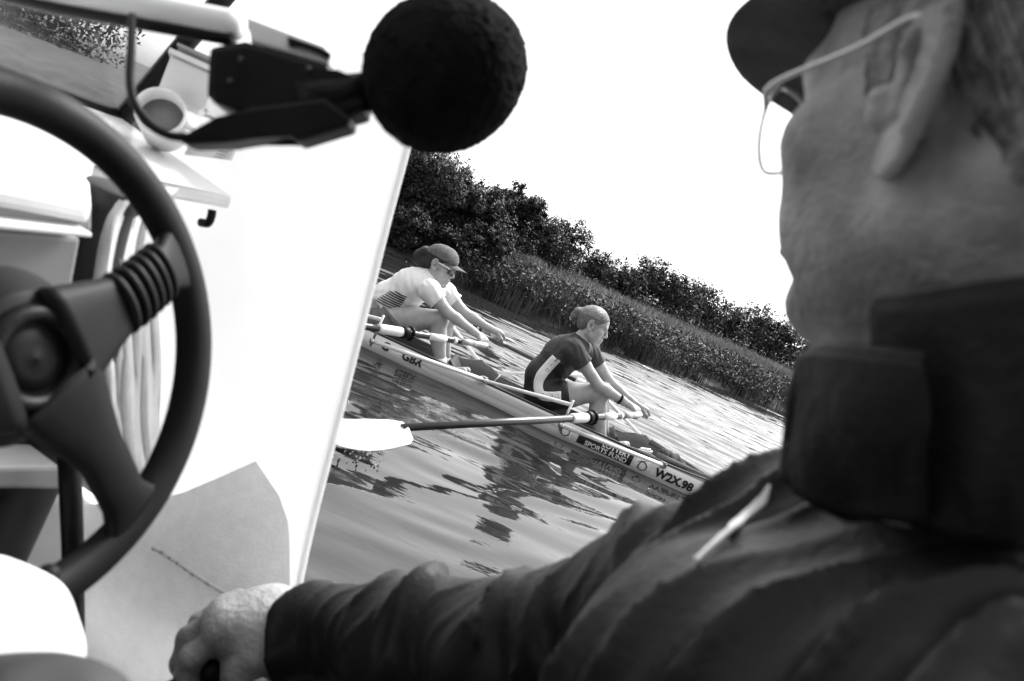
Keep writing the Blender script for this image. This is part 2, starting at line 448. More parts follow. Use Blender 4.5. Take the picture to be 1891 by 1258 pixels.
# ---------------- grass, reeds and herbs: nobody could count them
def blades(name, base, height, width, lean, mt, segs=3):
    n = len(base)
    yaw = rng.uniform(0, 2 * np.pi, n); d = np.stack([np.cos(yaw), np.sin(yaw), 0 * yaw], 1)
    side = np.stack([-d[:, 1], d[:, 0], 0 * yaw], 1)
    V = np.zeros((n, segs * 2 + 1, 3)); F = []
    for i in range(segs + 1):
        t = i / segs
        c = base + d * (lean * t * t)[:, None]; c[:, 2] = base[:, 2] + height * t * (1 - .25 * lean / np.maximum(height, .01) * t)
        w = (width * (1 - t ** 1.6))[:, None] * side
        if i < segs: V[:, 2 * i] = c - w; V[:, 2 * i + 1] = c + w
        else: V[:, 2 * i] = c
    k = segs * 2 + 1; o = np.arange(n) * k; T = []
    for i in range(segs - 1):
        T += [np.stack([o + 2 * i, o + 2 * i + 1, o + 2 * i + 3], 1), np.stack([o + 2 * i, o + 2 * i + 3, o + 2 * i + 2], 1)]
    T.append(np.stack([o + 2 * segs - 2, o + 2 * segs - 1, o + 2 * segs], 1))
    return mesh_np(name, V.reshape(-1, 3), np.vstack(T))
def leaf_quads(C, N, size):
    """diamond leaves at C, facing N"""
    n = len(C); a = rng.normal(size=(n, 3)); N = N / (np.linalg.norm(N, axis=1, keepdims=True) + 1e-9)
    u = np.cross(N, a); u /= np.linalg.norm(u, axis=1, keepdims=True) + 1e-9; v = np.cross(N, u)
    s = (size * rng.uniform(.6, 1.35, n))[:, None]
    droop = -0.18 * s * N
    V = np.stack([C - u * s + droop, C - v * s * .42, C + u * s + droop, C + v * s * .42], 1).reshape(-1, 3)
    o = np.arange(n) * 4; return V, np.stack([o, o + 1, o + 2, o + 3], 1)
s0, s1 = bank_s(-1.6), bank_s(30)
def clumpy(n, smin, smax, tmin, tmax, nc, sp):
    cs, ct = rng.uniform(smin, smax, nc), rng.uniform(tmin, tmax, nc); i = rng.integers(0, nc, n)
    return cs[i] + rng.normal(0, sp, n), np.clip(ct[i] + rng.normal(0, sp * .5, n), tmin, tmax + .2)
s, t = clumpy(38000, s0, s1, -.12, 1.7, 460, .28)
hgt = .34 + .26 * np.sin(s * 1.7) * np.sin(s * .63 + 1) + rng.uniform(0, .3, len(s)); hgt = np.clip(hgt, .16, .62)
b = bank_pt(s, t)
hgt = np.minimum(hgt, np.maximum(.76 + .08 * np.sin(s * 2.1) - b[:, 2] - rng.uniform(0, .34, len(s)), .14))
tag(link('reeds', blades('reeds', b, hgt, rng.uniform(.005, .012, len(s)), np.where(rng.uniform(0, 1, len(s)) < .2, rng.uniform(.25, .55, len(s)), rng.uniform(0, .26, len(s))), None), MT['reed'], smooth=False),
    'dark reeds and rank grass along the foot of the far bank', 'reeds', kind='stuff')
# leafy herbs between the reeds (nettles, docks)
nh = 620; hs_, ht_ = rng.uniform(s0, s1, nh), rng.uniform(.1, 1.5, nh); hb = bank_pt(hs_, ht_)
top = np.minimum(hb[:, 2] + rng.uniform(.2, .55, nh), rng.uniform(.5, .76, nh))
ii = np.repeat(np.arange(nh), 120); u = rng.uniform(0, 1, len(ii)) ** .7
C = hb[ii] + rng.normal(0, 1, (len(ii), 3)) * np.array([.17, .17, .03]) * (0.6 + .6 * u)[:, None]; C[:, 2] = hb[ii, 2] + (top - hb[:, 2])[ii] * u + rng.normal(0, .03, len(ii))
V, F = leaf_quads(C, rng.normal(size=C.shape) + V3(0, -.3, 1.1), np.full(len(C), .035))
tag(link('nettles', mesh_np('nettles', V, F), MT['leaf'][2], smooth=False), 'leafy herbs growing among the reeds of the far bank', 'herbs', kind='stuff')
s, t = rng.uniform(s0 - 1, s1 + 26, 60000), 1.3 + 14 * rng.uniform(0, 1, 60000) ** 1.3
b = bank_pt(s, t); hgt = np.clip(.88 - b[:, 2] - rng.uniform(0, .16, len(s)), .06, .30)
tag(link('meadow_grass', blades('meadow_grass', b, hgt, rng.uniform(.006, .014, len(s)), rng.uniform(0, .16, len(s)), None, 2), MT['meadow'], smooth=False),
    'pale meadow grass on top of the far bank', 'grass', kind='stuff')

# ---------------- bushes and trees
def bush(px, py, rpx, Y, label, tone, leaf=None, nl=None, tall=1.0, name='bush', loose=0.0):
    r = rpx * Y / LENS_PX * (1.12 if Y > 18 else 1.05); c = PY(px, py, Y); c[2] -= r - rpx * Y / LENS_PX
    i = np.argmin(np.linalg.norm(BANK[:, :2] - c[:2], axis=1)); tin = max((c[:2] - BANK[i, :2]) @ BANK_N[i, :2], -.2)
    g = float(np.interp(tin, PROF_T, PROF_Z))
    top = c[2] + r; hz = max((top - g) / 2, r * .8); cz = top - hz
    c = np.array([c[0], c[1], cz]); R = np.array([r, r * .95, hz])
    root = empty(name, (c[0], c[1], g), label, 'tree' if name.endswith('tree') else 'bush', 'bushes and trees on the far bank')
    leaf = leaf or max(.034, .0026 * Y); nl = nl or int(9000 * min(1.5, (r * hz) / (leaf * leaf) / 900))
    nc = 85; nl = int(nl * 2.7); leaf = leaf * .82
    d = rng.normal(size=(nc, 3)); d /= np.linalg.norm(d, axis=1, keepdims=True); d[:, 2] = np.where(d[:, 2] < -.75, -d[:, 2], d[:, 2])
    d[:24, 2] = -rng.uniform(.2, .95, 24); cc = c + d * R * rng.uniform(.25, .92, nc)[:, None]; cr = rng.uniform(.16, .38, nc) * r
    k = rng.integers(0, nc, nl); q = rng.normal(size=(nl, 3)); q /= np.linalg.norm(q, axis=1, keepdims=True)
    rad = rng.uniform(0, 1, nl) ** .45
    C = cc[k] + q * (cr[k] * rad)[:, None] * np.array([1, 1, .8])
    # upright sprigs that break the outline
    ns = 26 + int(loose * 50); sd = rng.normal(size=(ns, 3)); sd[:, 2] = np.abs(sd[:, 2]) + .4; sd /= np.linalg.norm(sd, axis=1, keepdims=True)
    sk = rng.integers(0, ns, nl // 7); st = rng.uniform(.8, 1.14 + .12 * loose, nl // 7)
    C2 = c + sd[sk] * R * st[:, None] + rng.normal(0, leaf * 1.1, (nl // 7, 3))
    C = np.vstack([C, C2]); N = (C - c) / R * .8 + rng.normal(0, .75, C.shape) + V3(0, 0, .45)
    if Y > 18:                                   # the hedge is thick down to the grass
        nk = nl // 4; ka = rng.uniform(0, 2 * np.pi, nk); kr = r * 1.15 * np.sqrt(rng.uniform(0, 1, nk))
        Ck = np.stack([c[0] + kr * np.cos(ka), c[1] + kr * np.sin(ka), g + rng.uniform(0, 1, nk) ** 1.2 * hz * 1.1], 1)
        C = np.vstack([C, Ck]); N = np.vstack([N, rng.normal(0, .8, Ck.shape) + V3(0, -.3, .4)])
    ok = C[:, 2] > g - .05; C, N = C[ok], N[ok]
    V, F = leaf_quads(C, N, np.full(len(C), leaf))
    link('crown', mesh_np('crown', V, F), MT['leaf'][tone], root, smooth=False)
    Vt, Ft = [], []
    def add(pts, rr, n=7):
        v, f = tube_vf(pts, rr, n); o = len(Vt); Vt.extend(v); Ft.extend([tuple(i + o for i in q) for q in f])
    base = V3(c[0], c[1], g - .15); tr = max(.035, .05 * r)
    fork = base + (c - base) * .55
    add(smooth_path([base, base * .5 + fork * .5 + rng.normal(0, .04 * r, 3), fork], 4), np.linspace(tr * 1.3, tr * .8, 9))
    for j in range(11):
        e = cc[j]; mid = (fork + e) / 2 + rng.normal(0, .07 * r, 3)
        pp = smooth_path([fork, mid, e], 4); add(pp, np.linspace(tr * .6, tr * .12, len(pp)), 5)
    link('trunk', poly_mesh('trunk', Vt, Ft), MT['bark'], root)
    return root
bush(776, 352, 84, 13.7, 'tall loose-leaved waterside tree next to the white side screen', 1, loose=1.0, name='willow_tree', nl=15000)
bush(705, 395, 70, 13.3, 'waterside bush cut off by the edge of the white side screen', 1, nl=12000)
bush(745, 430, 46, 12.7, 'low bush overhanging the water behind the rower in the cap', 0, nl=8000)
bush(858, 418, 78, 14.2, 'broad dark bush right of the tall waterside tree', 0, nl=13000, loose=.5)
bush(893, 462, 46, 13.0, 'dark rounded bush at the water where the open meadow begins', 0, nl=9000)
bush(826, 470, 44, 12.9, 'low dark bush trailing in the water above the cap', 0, nl=8000)
bush(943, 408, 62, 16.5, 'dense round-topped tree rising behind the waterside bushes', 0, name='round_tree', nl=11000)
bush(993, 446, 50, 20.0, 'wide dark bush directly right of the round-topped tree', 0)
bush(1046, 446, 42, 22.0, 'upright tree with a notched crown at the high end of the hedge', 1, name='hedge_tree', loose=.6)
bush(1020, 465, 36, 20.0, 'small black bush at the meadow edge below the notched tree', 0)
bush(1100, 500, 36, 25.0, 'lowest bush in the dip of the hedge line', 0)
bush(1150, 524, 40, 26.0, 'dark bush climbing out of the dip in the hedge', 0)
bush(1200, 526, 47, 28.0, 'large domed tree in the middle of the hedge line', 0, name='domed_tree')
bush(1256, 552, 42, 28.0, 'bush stepping down right of the domed tree', 1)
bush(1296, 570, 44, 30.0, 'ragged bush in the hedge above the sunlit reeds', 1, loose=.7)
bush(1345, 598, 36, 31.0, 'dark low hedge bush left of the sparse pale sapling', 0)
bush(1404, 607, 42, 33.0, 'sparse pale sapling standing up from the low hedge', 2, loose=1.0, name='sapling_tree')
bush(1440, 632, 36, 33.0, 'hedge bush right of the pale sapling', 0)
bush(1492, 658, 38, 35.0, 'last hedge bush before the man\'s chin', 0)
bush(1550, 682, 38, 36.0, 'hedge bush mostly hidden behind the man\'s collar', 0)
# the wooded reach ahead of the launch, out of sight to the left but mirrored in the water seen through the windscreen
nw = 170000; ss = np.concatenate([rng.uniform(bank_s(-85), bank_s(-13), 40000), rng.uniform(bank_s(-36), bank_s(-12.5), 130000)]); tt = 1 + 7 * rng.uniform(0, 1, nw)
C = bank_pt(ss, tt); C[:, 2] += rng.uniform(0, 1, nw) * (4.5 + 2.0 * np.sin(ss * .4) + 1.2 * np.sin(ss * 1.3))
V, F = leaf_quads(C, rng.normal(size=C.shape) + V3(0, 0, .5), np.where(np.arange(nw) < 40000, .16, .075))
tag(link('riverside_wood', mesh_np('riverside_wood', V, F), MT['leaf'][0], smooth=False), 'dark riverside wood along the reach ahead of the launch', 'wood', kind='stuff')

# unseen wood added behind the camera to block low sky light on the cockpit
nw = 60000; C = np.stack([rng.uniform(-24, 24, nw), -4.6 - 4.0 * rng.uniform(0, 1, nw) ** 1.3, np.zeros(nw)], 1)
C[:, 1] += .5 * np.sin(C[:, 0] * .7); C[:, 2] = .1 + rng.uniform(0, 1, nw) * (4.6 + .9 * np.sin(C[:, 0] * .55) + .5 * np.sin(C[:, 0] * 1.9 + 1))
V, F = leaf_quads(C, rng.normal(size=C.shape) + V3(0, .4, .5), np.full(nw, .20))
tag(link('added_shade_wood', mesh_np('added_shade_wood', V, F), MT['leaf'][0], smooth=False), 'unseen wood added behind the launch to shade the cockpit', 'wood', kind='stuff')

# ================================================================== THE DOUBLE SCULL
from mathutils.bvhtree import BVHTree
YB = 5.25                                   # centre line of the shell; it travels towards -X, stern at +X
XA, XB = -5.4, 4.3
def hb(x):                                  # half beam
    u = (x + .45) / np.where(x > -.45, XB + .45, -.45 - XA); return .225 * np.clip(1 - np.abs(u) ** 2.1, 0, 1) ** .9 + .004
def gz(x): return .112 + .02 * np.clip((x + .45) / 4.8, -1, 1) ** 2 - .02 * np.clip(x - 1.5, 0, 3) / 3      # gunwale height
def dz(x): u = (x + .45) / 4.9; return .11 * np.clip(1 - np.abs(u) ** 3, 0.02, 1)
def prof_y(st): return (.90 + .10 * np.sin(np.clip(st / .42, 0, 1) * math.pi / 2)) * np.clip(1 - np.clip(st, 0, 1) ** 3.2, 0, 1) ** .55
def hull_y(x, z):
    g, d = gz(x), dz(x); st = np.clip((g - z) / (g + d), 0, 1) ** (1 / 1.15)
    return hb(x) * prof_y(st)
shell = empty('racing_shell', (0, YB, 0), 'long white racing shell for two rowers gliding on the river', 'rowing boat')
xs = np.concatenate([np.linspace(XA, -2, 22), np.linspace(-1.9, 1.9, 40), np.linspace(2, XB, 20)])
th = np.linspace(0, math.pi / 2, 13)
def section(x, side):
    y = hb(x) * prof_y(np.sin(th)); y[-1] = 0
    return np.stack([np.full(13, x), YB + side * y, gz(x) - (gz(x) + dz(x)) * np.sin(th) ** 1.15], 1)
near = np.array([section(x, -1) for x in xs]); farr = np.array([section(x, 1) for x in xs])
G = np.concatenate([near, farr[:, -2::-1]], 1)
sheet('hull', G, .0, MT['hull'], shell)
CK0, CK1 = -1.85, 1.66                      # open cockpit
xi = np.linspace(CK0, CK1, 46)
cut = np.clip(np.minimum((xi - CK0) / .25, (CK1 - xi) / .45), .02, 1) ** .6
for side, nm in ((-1, 'saxboard'), (1, 'saxboard')):
    pk = sum(np.exp(-((xi - c) / .09) ** 2) for c in (-.12, 1.10)) * .055 * (1 if side > 0 else .25)
    y = (hb(xi) * .90 - .006) * cut; top = gz(xi) + .004 + .012 * cut + pk
    Gs = np.stack([np.stack([xi, YB + side * (y - .012 * j), top - (top + .03) * v], 1) for v, j in ((0, 0), (.3, .15), (.65, .5), (1, 1))], 1)
    sheet(nm, Gs if side < 0 else Gs[:, ::-1], .007, MT['hullgrey'], shell)
    tube('gunwale_trim', np.stack([xi, YB + side * (y + .004), gz(xi) + .008 + pk * .0], 1), .006, MT['ink'] if side < 0 else MT['hullgrey'], shell, 6)
Gf = np.stack([np.stack([xi, YB + s * (hb(xi) - .022) * cut, np.full_like(xi, -.025)], 1) for s in (-1, -.33, .33, 1)], 1)
sheet('cockpit_floor', Gf, .01, MT['dark_panel'], shell)
for x0, x1, nm in ((XA + .02, CK0 + .30, 'bow_deck'), (CK1 - .42, XB - .02, 'stern_deck')):
    xd = np.linspace(x0, x1, 26); rows = []
    for s in np.linspace(-1, 1, 9):
        b_ = (hb(xd) - .003)
        # the deck closes in a V at the cockpit
        tip = np.clip(((CK0 + .30) - xd if nm == 'bow_deck' else xd - (CK1 - .42)) / .42, 0.0, 1)
        inner = 1 - tip ** .8
        ss = np.sign(s) * (inner + (1 - inner) * abs(s)) if s else 0 * xd
        ss = np.where(tip >= 1, s, ss) if s else 0 * xd
        if s == 0: ss = np.where(tip >= 1, 0, 0) * xd
        rows.append(np.stack([xd, YB + ss * b_, gz(xd) + .004 + .022 * (1 - np.abs(ss))], 1))
    Gd = np.stack(rows, 1)
    for half in (Gd[:, :4], Gd[:, 5:]) if False else (Gd,):
        keep = xd <= CK0 + .02 if nm == 'bow_deck' else xd >= CK1 - .02
        sheet(nm, half[keep], .004, MT['hull'], shell)
# raised breakwater and dark canvas edge behind the stern cockpit
Gs = np.array([[(CK1 - .50 + .42 * t, YB + s * (hb(CK1) - .01) * (1 - .92 * t), gz(CK1) + .02 + h) for h in (.0, .035 * (1 - t) + .004)] for s, t in
               [(-1, 0), (-1, .35), (-1, .7), (0, 1), (1, .7), (1, .35), (1, 0)]])
sheet('breakwater', Gs, .006, MT['hullgrey'], shell)
# seats, stretchers and shoes
def ellipsoid(name, c, r, m, parent, seg=16):
    bm = bmesh.new(); bmesh.ops.create_uvsphere(bm, u_segments=seg, v_segments=seg // 2 + 2, radius=1)
    for v in bm.verts: v.co = Vector((c[0] + v.co.x * r[0], c[1] + v.co.y * r[1], c[2] + v.co.z * r[2]))
    return link(name, bm_mesh(name, bm), m, parent)
def box(name, c, size, m, parent, R=None, bevel=.004):
    bm = bmesh.new(); bmesh.ops.create_cube(bm, size=1)
    for v in bm.verts:
        q = np.array(v.co) * np.array(size); q = (R @ q if R is not None else q) + np.asarray(c); v.co = Vector(q)
    if bevel: bmesh.ops.bevel(bm, geom=bm.edges[:], offset=bevel, segments=2, affect='EDGES')
    return link(name, bm_mesh(name, bm), m, parent, smooth=False)
for hx, ax_ in ((.34, .86), (-.83, -.33)):
    box('sliding_seat', (hx, YB, .045), (.22, .30, .03), MT['black'], shell, bevel=.012)
    for s in (-1, 1): tube('seat_track', [(hx - .3, YB + .11 * s, .012), (hx + .5, YB + .11 * s, .012)], .009, MT['alu'], shell, 6)
    R = np.array(Matrix.Rotation(math.radians(-45), 3, 'Y'))
    box('footboard', (ax_ + .10, YB, .06), (.02, .33, .24), MT['dark_panel'], shell, R=R)

# ---- lettering on the topsides
def decal(name, me2d, xc, zc, m, parent=shell, slope=0.0, out=.004):
    for v in me2d.vertices:
        x = xc + v.co.x; z = zc + v.co.y + slope * v.co.x
        y = YB - float(hull_y(np.float64(x), np.float64(z))) - out; v.co = Vector((x, y, z))
    return link(name, me2d, m, parent, smooth=False)
def flat2d(name, V, F): return poly_mesh(name, [(a, b, 0) for a, b in V], F)
def rect2d(name, w, h, nx=10, ny=4):
    V = [(-w / 2 + w * i / nx, -h / 2 + h * j / ny) for i in range(nx + 1) for j in range(ny + 1)]
    F = [(i * (ny + 1) + j, (i + 1) * (ny + 1) + j, (i + 1) * (ny + 1) + j + 1, i * (ny + 1) + j + 1) for i in range(nx) for j in range(ny)]
    return flat2d(name, V, F)
def arc2d(name, r, a0, a1, w, sx=1.0, sy=1.0, n=24, rot=0.0):
    V, F = [], []
    for i in range(n + 1):
        t = a0 + (a1 - a0) * i / n; ww = w * math.sin(math.pi * (i + .5) / (n + 1)) ** .6
        for rr in (r - ww / 2, r + ww / 2):
            x, y = rr * math.cos(t) * sx, rr * math.sin(t) * sy
            V.append((x * math.cos(rot) - y * math.sin(rot), x * math.sin(rot) + y * math.cos(rot)))
    for i in range(n): F.append((2 * i, 2 * i + 1, 2 * i + 3, 2 * i + 2))
    return flat2d(name, V, F)
def hx(px, py): return PY(px, py, YB - .215)[0]
xw = hx(1250, 879)
me = text_mesh('W2X.98', .076, .0034); decal('boat_number', me, xw, .028, MT['ink'], out=.005)
x_a, x_b = hx(1073, 796), hx(1172, 842)
decal('name_panel', rect2d('name_panel', x_b - x_a, .085, 16, 5), (x_a + x_b) / 2, .058, MT['ink'])
decal('panel_lettering', text_mesh('SPORTS FUND', .046, .0012), (x_a + x_b) / 2 + .01, .022, MT['whitepaint'], out=.007)
decal('panel_lettering', text_mesh('LOTTERY', .046, .0012), (x_a + x_b) / 2 + .07, .063, MT['whitepaint'], out=.007)
for lx in (hx(1192, 848), hx(1052, 778)):
    decal('emblem_field', rect2d('emblem_field', .10, .085, 8, 5), lx, .058, MT['whitepaint'], out=.0045)
    decal('emblem_curve', arc2d('emblem_curve', .036, math.radians(-60), math.radians(150), .008, 1.0, .85), lx - .006, .050, MT['ink'], out=.007)
    decal('emblem_curve', arc2d('emblem_curve', .040, math.radians(60), math.radians(250), .008, 1.0, .8, rot=.5), lx + .014, .056, MT['ink'], out=.0075)
    decal('emblem_curve', arc2d('emblem_curve', .030, math.radians(200), math.radians(340), .005, 1.2, .7), lx, .046, MT['ink'], out=.0078)
decal('country_letters', text_mesh('GBR', .072, .003), hx(765, 656), .040, MT['ink'], out=.005)
decal('club_letters', text_mesh('G', .072, .003), hx(716, 633), .045, MT['ink'], out=.005)
decal('grey_band', rect2d('grey_band', 1.05, .04, 30, 3), hx(905, 722), .078, mat('grey_band', .45, .35, .5, 6), out=.003)

# ---- riggers, swivels and pins
ROWX = {}
def rigger(pin_px, aft_px, fore_px, side, pin_y, top_px):
    yb = YB + side * .222
    pin = PY(*pin_px, pin_y); aft = PY(*aft_px, yb); top = PY(*top_px, pin_y)
    if fore_px is not None: fore = PY(*fore_px, yb)
    else: fore = V3(pin[0] - .56, yb, .13)
    root_dir = (pin - aft) / np.linalg.norm(pin - aft)
    tube('rigger_tube', [aft, pin], .013, MT['whitepaint'], shell, 10)
    tube('rigger_tube', [fore, top], .012, MT['whitepaint'], shell, 10)
    tube('rigger_end_cap', [pin - root_dir * .004, pin + root_dir * .012], .017, MT['alu'], shell, 10)
    tube('pin', [pin + (0, 0, -.03), (pin[0], pin[1], top[2] + .03)], .0075, MT['alu'], shell, 8)
    for q in (aft, fore): box('rigger_clamp', q, (.05, .03, .045), MT['alu'], shell, bevel=.008)
    return pin, top
rigger((1037, 786), (1224, 859), (890, 702), -1, 4.47, (1055, 748))
rigger((688, 630), (894, 702), None, -1, 4.47, (702, 590))
rigger((1087, 702), (1197, 820), (914, 689), 1, 6.05, (1087, 692))
rigger((806, 565), (897, 684), None, 1, 6.05, (806, 556))
for px, py in ((1222, 838), (917, 700)):
    a = PY(px, py, YB + .2); tube('heel_strap', [a + (-.02, -.012, -.06), a + (.012, -.006, .035)], .012, MT['whitepaint'], shell, 8, flat=.4)

# ---- sculls
def oar(H, B, label, side, roll):
    H, B = np.asarray(H, float), np.asarray(B, float); d = (B - H) / np.linalg.norm(B - H); L = np.linalg.norm(B - H)
    root = empty('oar', H, label, 'oar', 'sculls of the double')
    at = lambda s: H + d * s
    tpin = None
    tube('grip', [at(0), at(.006), at(.10), at(.135)], [.012, .017, .0175, .016], MT['whitepaint'], root, 12)
    tube('shaft', [at(.135), at(.3), at(L * .5), at(L)], [.0175, .0195, .021, .0165], MT['carbon'], root, 14)
    tube('grip_tape', [at(.14), at(.235)], .0205, MT['grey_plastic'], root, 14)
    tube('shaft_band', [at(.36), at(.50)], .0225, MT['whitepaint'], root, 14)
    tube('shaft_band', [at(.275), at(.30)], .0225, MT['whitepaint'], root, 14)
    s0 = .635 * np.linalg.norm(B - H) / 2.0
    tube('sleeve', [at(.70), at(.715), at(.86), at(.875)], [.026, .029, .029, .026], MT['whitepaint'], root, 14)
    tube('button', [at(.655), at(.66), at(.695), at(.70)], [.033, .037, .037, .033], MT['black'], root, 16)
    # the swivel hugging the sleeve
    u, v = frame_of(d)
    ring = np.array([at(.64) + .036 * (math.cos(a) * u + math.sin(a) * v) for a in np.linspace(0, 2 * math.pi, 15)])
    tube('swivel', ring, .011, MT['black'], root, 8)
    # blade: a cleaver, nearly feathered
    upv = np.cross(d, np.cross(V3(0, 0, 1), d)); upv /= np.linalg.norm(upv)
    lat = np.cross(d, upv) ; ca, sa = math.cos(roll), math.sin(roll)
    lat, upv = lat * ca + upv * sa, upv * ca - lat * sa
    tt = np.linspace(0, 1, 15); rows = []
    for t in tt:
        w_up = np.interp(t, [0, .12, .35, .8, 1], [.02, .055, .085, .098, .092])
        w_dn = np.interp(t, [0, .06, .14, .7, 1], [.02, .085, .112, .118, .108])
        c = at(L - .02 + .46 * t) + upv * (-.03 * math.sin(math.pi * t))
        rows.append([c + lat * (w_up if s > 0 else w_dn) * s + upv * .012 * (s * s) for s in np.linspace(-1, 1, 9)])
    sheet('blade', np.array(rows), .007, MT['whitepaint'], root)
    return root
H2n, B2n = PY(1183, 766, 5.12), PY(742, 790, 3.25)
oar(H2n, B2n, 'near scull of the bareheaded rower, white blade just above the water', -1, math.radians(8))
H1n = PY(899, 638, 5.12); pin1 = PY(706, 608, 4.50); B1n = H1n + (pin1 - H1n) / .33 * .98
oar(H1n, B1n, 'near scull of the rower in the cap, running behind the white side screen', -1, math.radians(14))
H2f = PY(1194, 766, 5.40); pin2f = PY(1082, 711, 6.05); B2f = H2f + (pin2f - H2f) / .36
oar(H2f, B2f, 'far scull of the bareheaded rower, reaching out behind her back', 1, math.radians(-14))
H1f = PY(928, 627, 5.40); pin1f = PY(817, 573, 6.05); B1f = H1f + (pin1f - H1f) / .36
oar(H1f, B1f, 'far scull of the rower in the cap, mostly hidden behind her', 1, math.radians(-14))

# ================================================================== PEOPLE
def head_shape(B, c, R, k=1.0, jowl=0.0, ears=True, chin=0.0, flare=.5, earz=0.0):
    """adds a head with face and ears; c = point between the ear canals, R columns forward/left/up, k scale"""
    T = lambda x, y, z: c + R @ (np.array([x, y, z]) * k)
    e = lambda p, r, kk=.02, sub=False: B.ell(T(*p), np.array(r) * k, R, kk * k, sub)
    cn = lambda a, b, ra, rb, kk=.015, sub=False: B.cone(T(*a), T(*b), ra * k, rb * k, kk * k, sub)
    e((-.014, 0, .042), (.099, .075, .083)); e((.042, 0, .048), (.052, .060, .055)); e((.042, 0, -.018), (.050, .057 + .004 * jowl, .060))
    for s in (-1, 1):
        cn((-.006, .052 * s, -.045), (.066 + chin, .022 * s, -.098), .019 + .006 * jowl, .017, .025)
        e((.058, .043 * s, -.010), (.026 + .012 * jowl, .022 + .010 * jowl, .020 + .010 * jowl), .02)
        e((.045, .048 * s - .004 * jowl * s, -.052), (.030, .016, .030), .025)
        e((.101, .031 * s, .012), (.016, .018, .013), .010, True)
        e((.079, .031 * s, .011), (.0125, .0125, .0125), .003)
        cn((.082, .018 * s, .018), (.078, .044 * s, .017), .005, .004, .004)
        e((.099, .012 * s, -.029), (.011, .008, .008), .006)
    cn((.086, -.036, .031), (.086, .036, .031), .010, .010, .018)
    cn((.092, 0, .022), (.113, 0, -.022), .0075, .011, .010); e((.076 + chin, 0, -.060), (.024, .030, .030), .02)
    e((.082 + chin, 0, -.100), (.020, .023, .017), .02)
    cn((.098, -.019, -.057), (.1, 0, -.055), .005, .006, .006); cn((.1, 0, -.055), (.098, .019, -.057), .006, .005, .006)
    cn((.095, -.017, -.070), (.097, 0, -.071), .0055, .007, .006); cn((.097, 0, -.071), (.095, .017, -.070), .007, .0055, .006)
    cn((.108, -.021, -.0635), (.108, .021, -.0635), .0022, .0022, .003, True)
    if ears:
        for s in (-1, 1):
            ea = lambda x, z, o=0.0: (x + .5 * o, s * (.073 + flare * max(0, .008 - x) + o * .85), z + earz)
            rim = smooth_path([(q[0], q[1], 0) for q in ((.005, .010), (.006, .026), (-.001, .038), (-.013, .043), (-.026, .037), (-.033, .020), (-.031, .002), (-.025, -.014), (-.018, -.027), (-.010, -.036), (-.001, -.035), (.005, -.024), (.006, -.010), (.005, .010))], 3)[:-1]
            us = np.array([.25, .45, .6, .74, .86, .96, 1.0]); oo = np.array([-.013, -.007, .0015, .0, -.004, .0, .001])
            for r_ in rim:
                fr = r_[0] > -.002 and -.03 < r_[1] < .03; lb = r_[1] < -.02
                pts = [ea(-.006 + (r_[0] + .006) * u_, r_[1] * u_, (-.002 if lb and u_ > .5 else o_) + (-.004 if fr else 0)) for u_, o_ in zip(us, oo)]
                for i in range(len(pts) - 1):
                    ra = [.0026, .0026, .0028, .0026, .0028, .0042, .0044][i]; rb = [.0026, .0026, .0028, .0026, .0028, .0042, .0044][i + 1]
                    if lb: ra = rb = .0034
                    cn(pts[i], pts[i + 1], ra, rb, .0015)
            cn(ea(.009, -.002, .003), ea(.008, -.011, .003), .005, .005, .006)
def grip_hand(B, c, wrist, a, side_up):
    """a closed hand round a handle: palm, four curled fingers of different length, thumb; a = handle axis"""
    w = wrist - c; w = w / np.linalg.norm(w); a = a / np.linalg.norm(a)
    w = w - a * (w @ a); w /= np.linalg.norm(w); upv = side_up - a * (side_up @ a) - w * (side_up @ w); upv /= np.linalg.norm(upv)
    B.cone(wrist, c + w * .035 + upv * .012, .024, .024, .02)
    B.cone(c + w * .022 + upv * .020 - a * .026, c + w * .022 + upv * .020 + a * .026, .017, .017, .015)
    for i, (o, l) in enumerate(((-.031, .92), (-.0105, 1.05), (.0105, 1.0), (.031, .82))):
        k0 = c + a * o + w * .010 + upv * .028; k1 = c + a * o - w * .030 * l + upv * .016
        k2 = c + a * o - w * .028 * l - upv * .014; k3 = c + a * o - w * .006 - upv * .026 * l
        B.chain([k0, k1, k2, k3], [.0105, .0095, .009, .008], .004)
    s = -1 if True else 1
    B.chain([c + w * .03 - a * .030, c + w * .008 - a * .048 - upv * .008, c - w * .018 - a * .046 - upv * .014], [.0125, .0105, .009], .006)
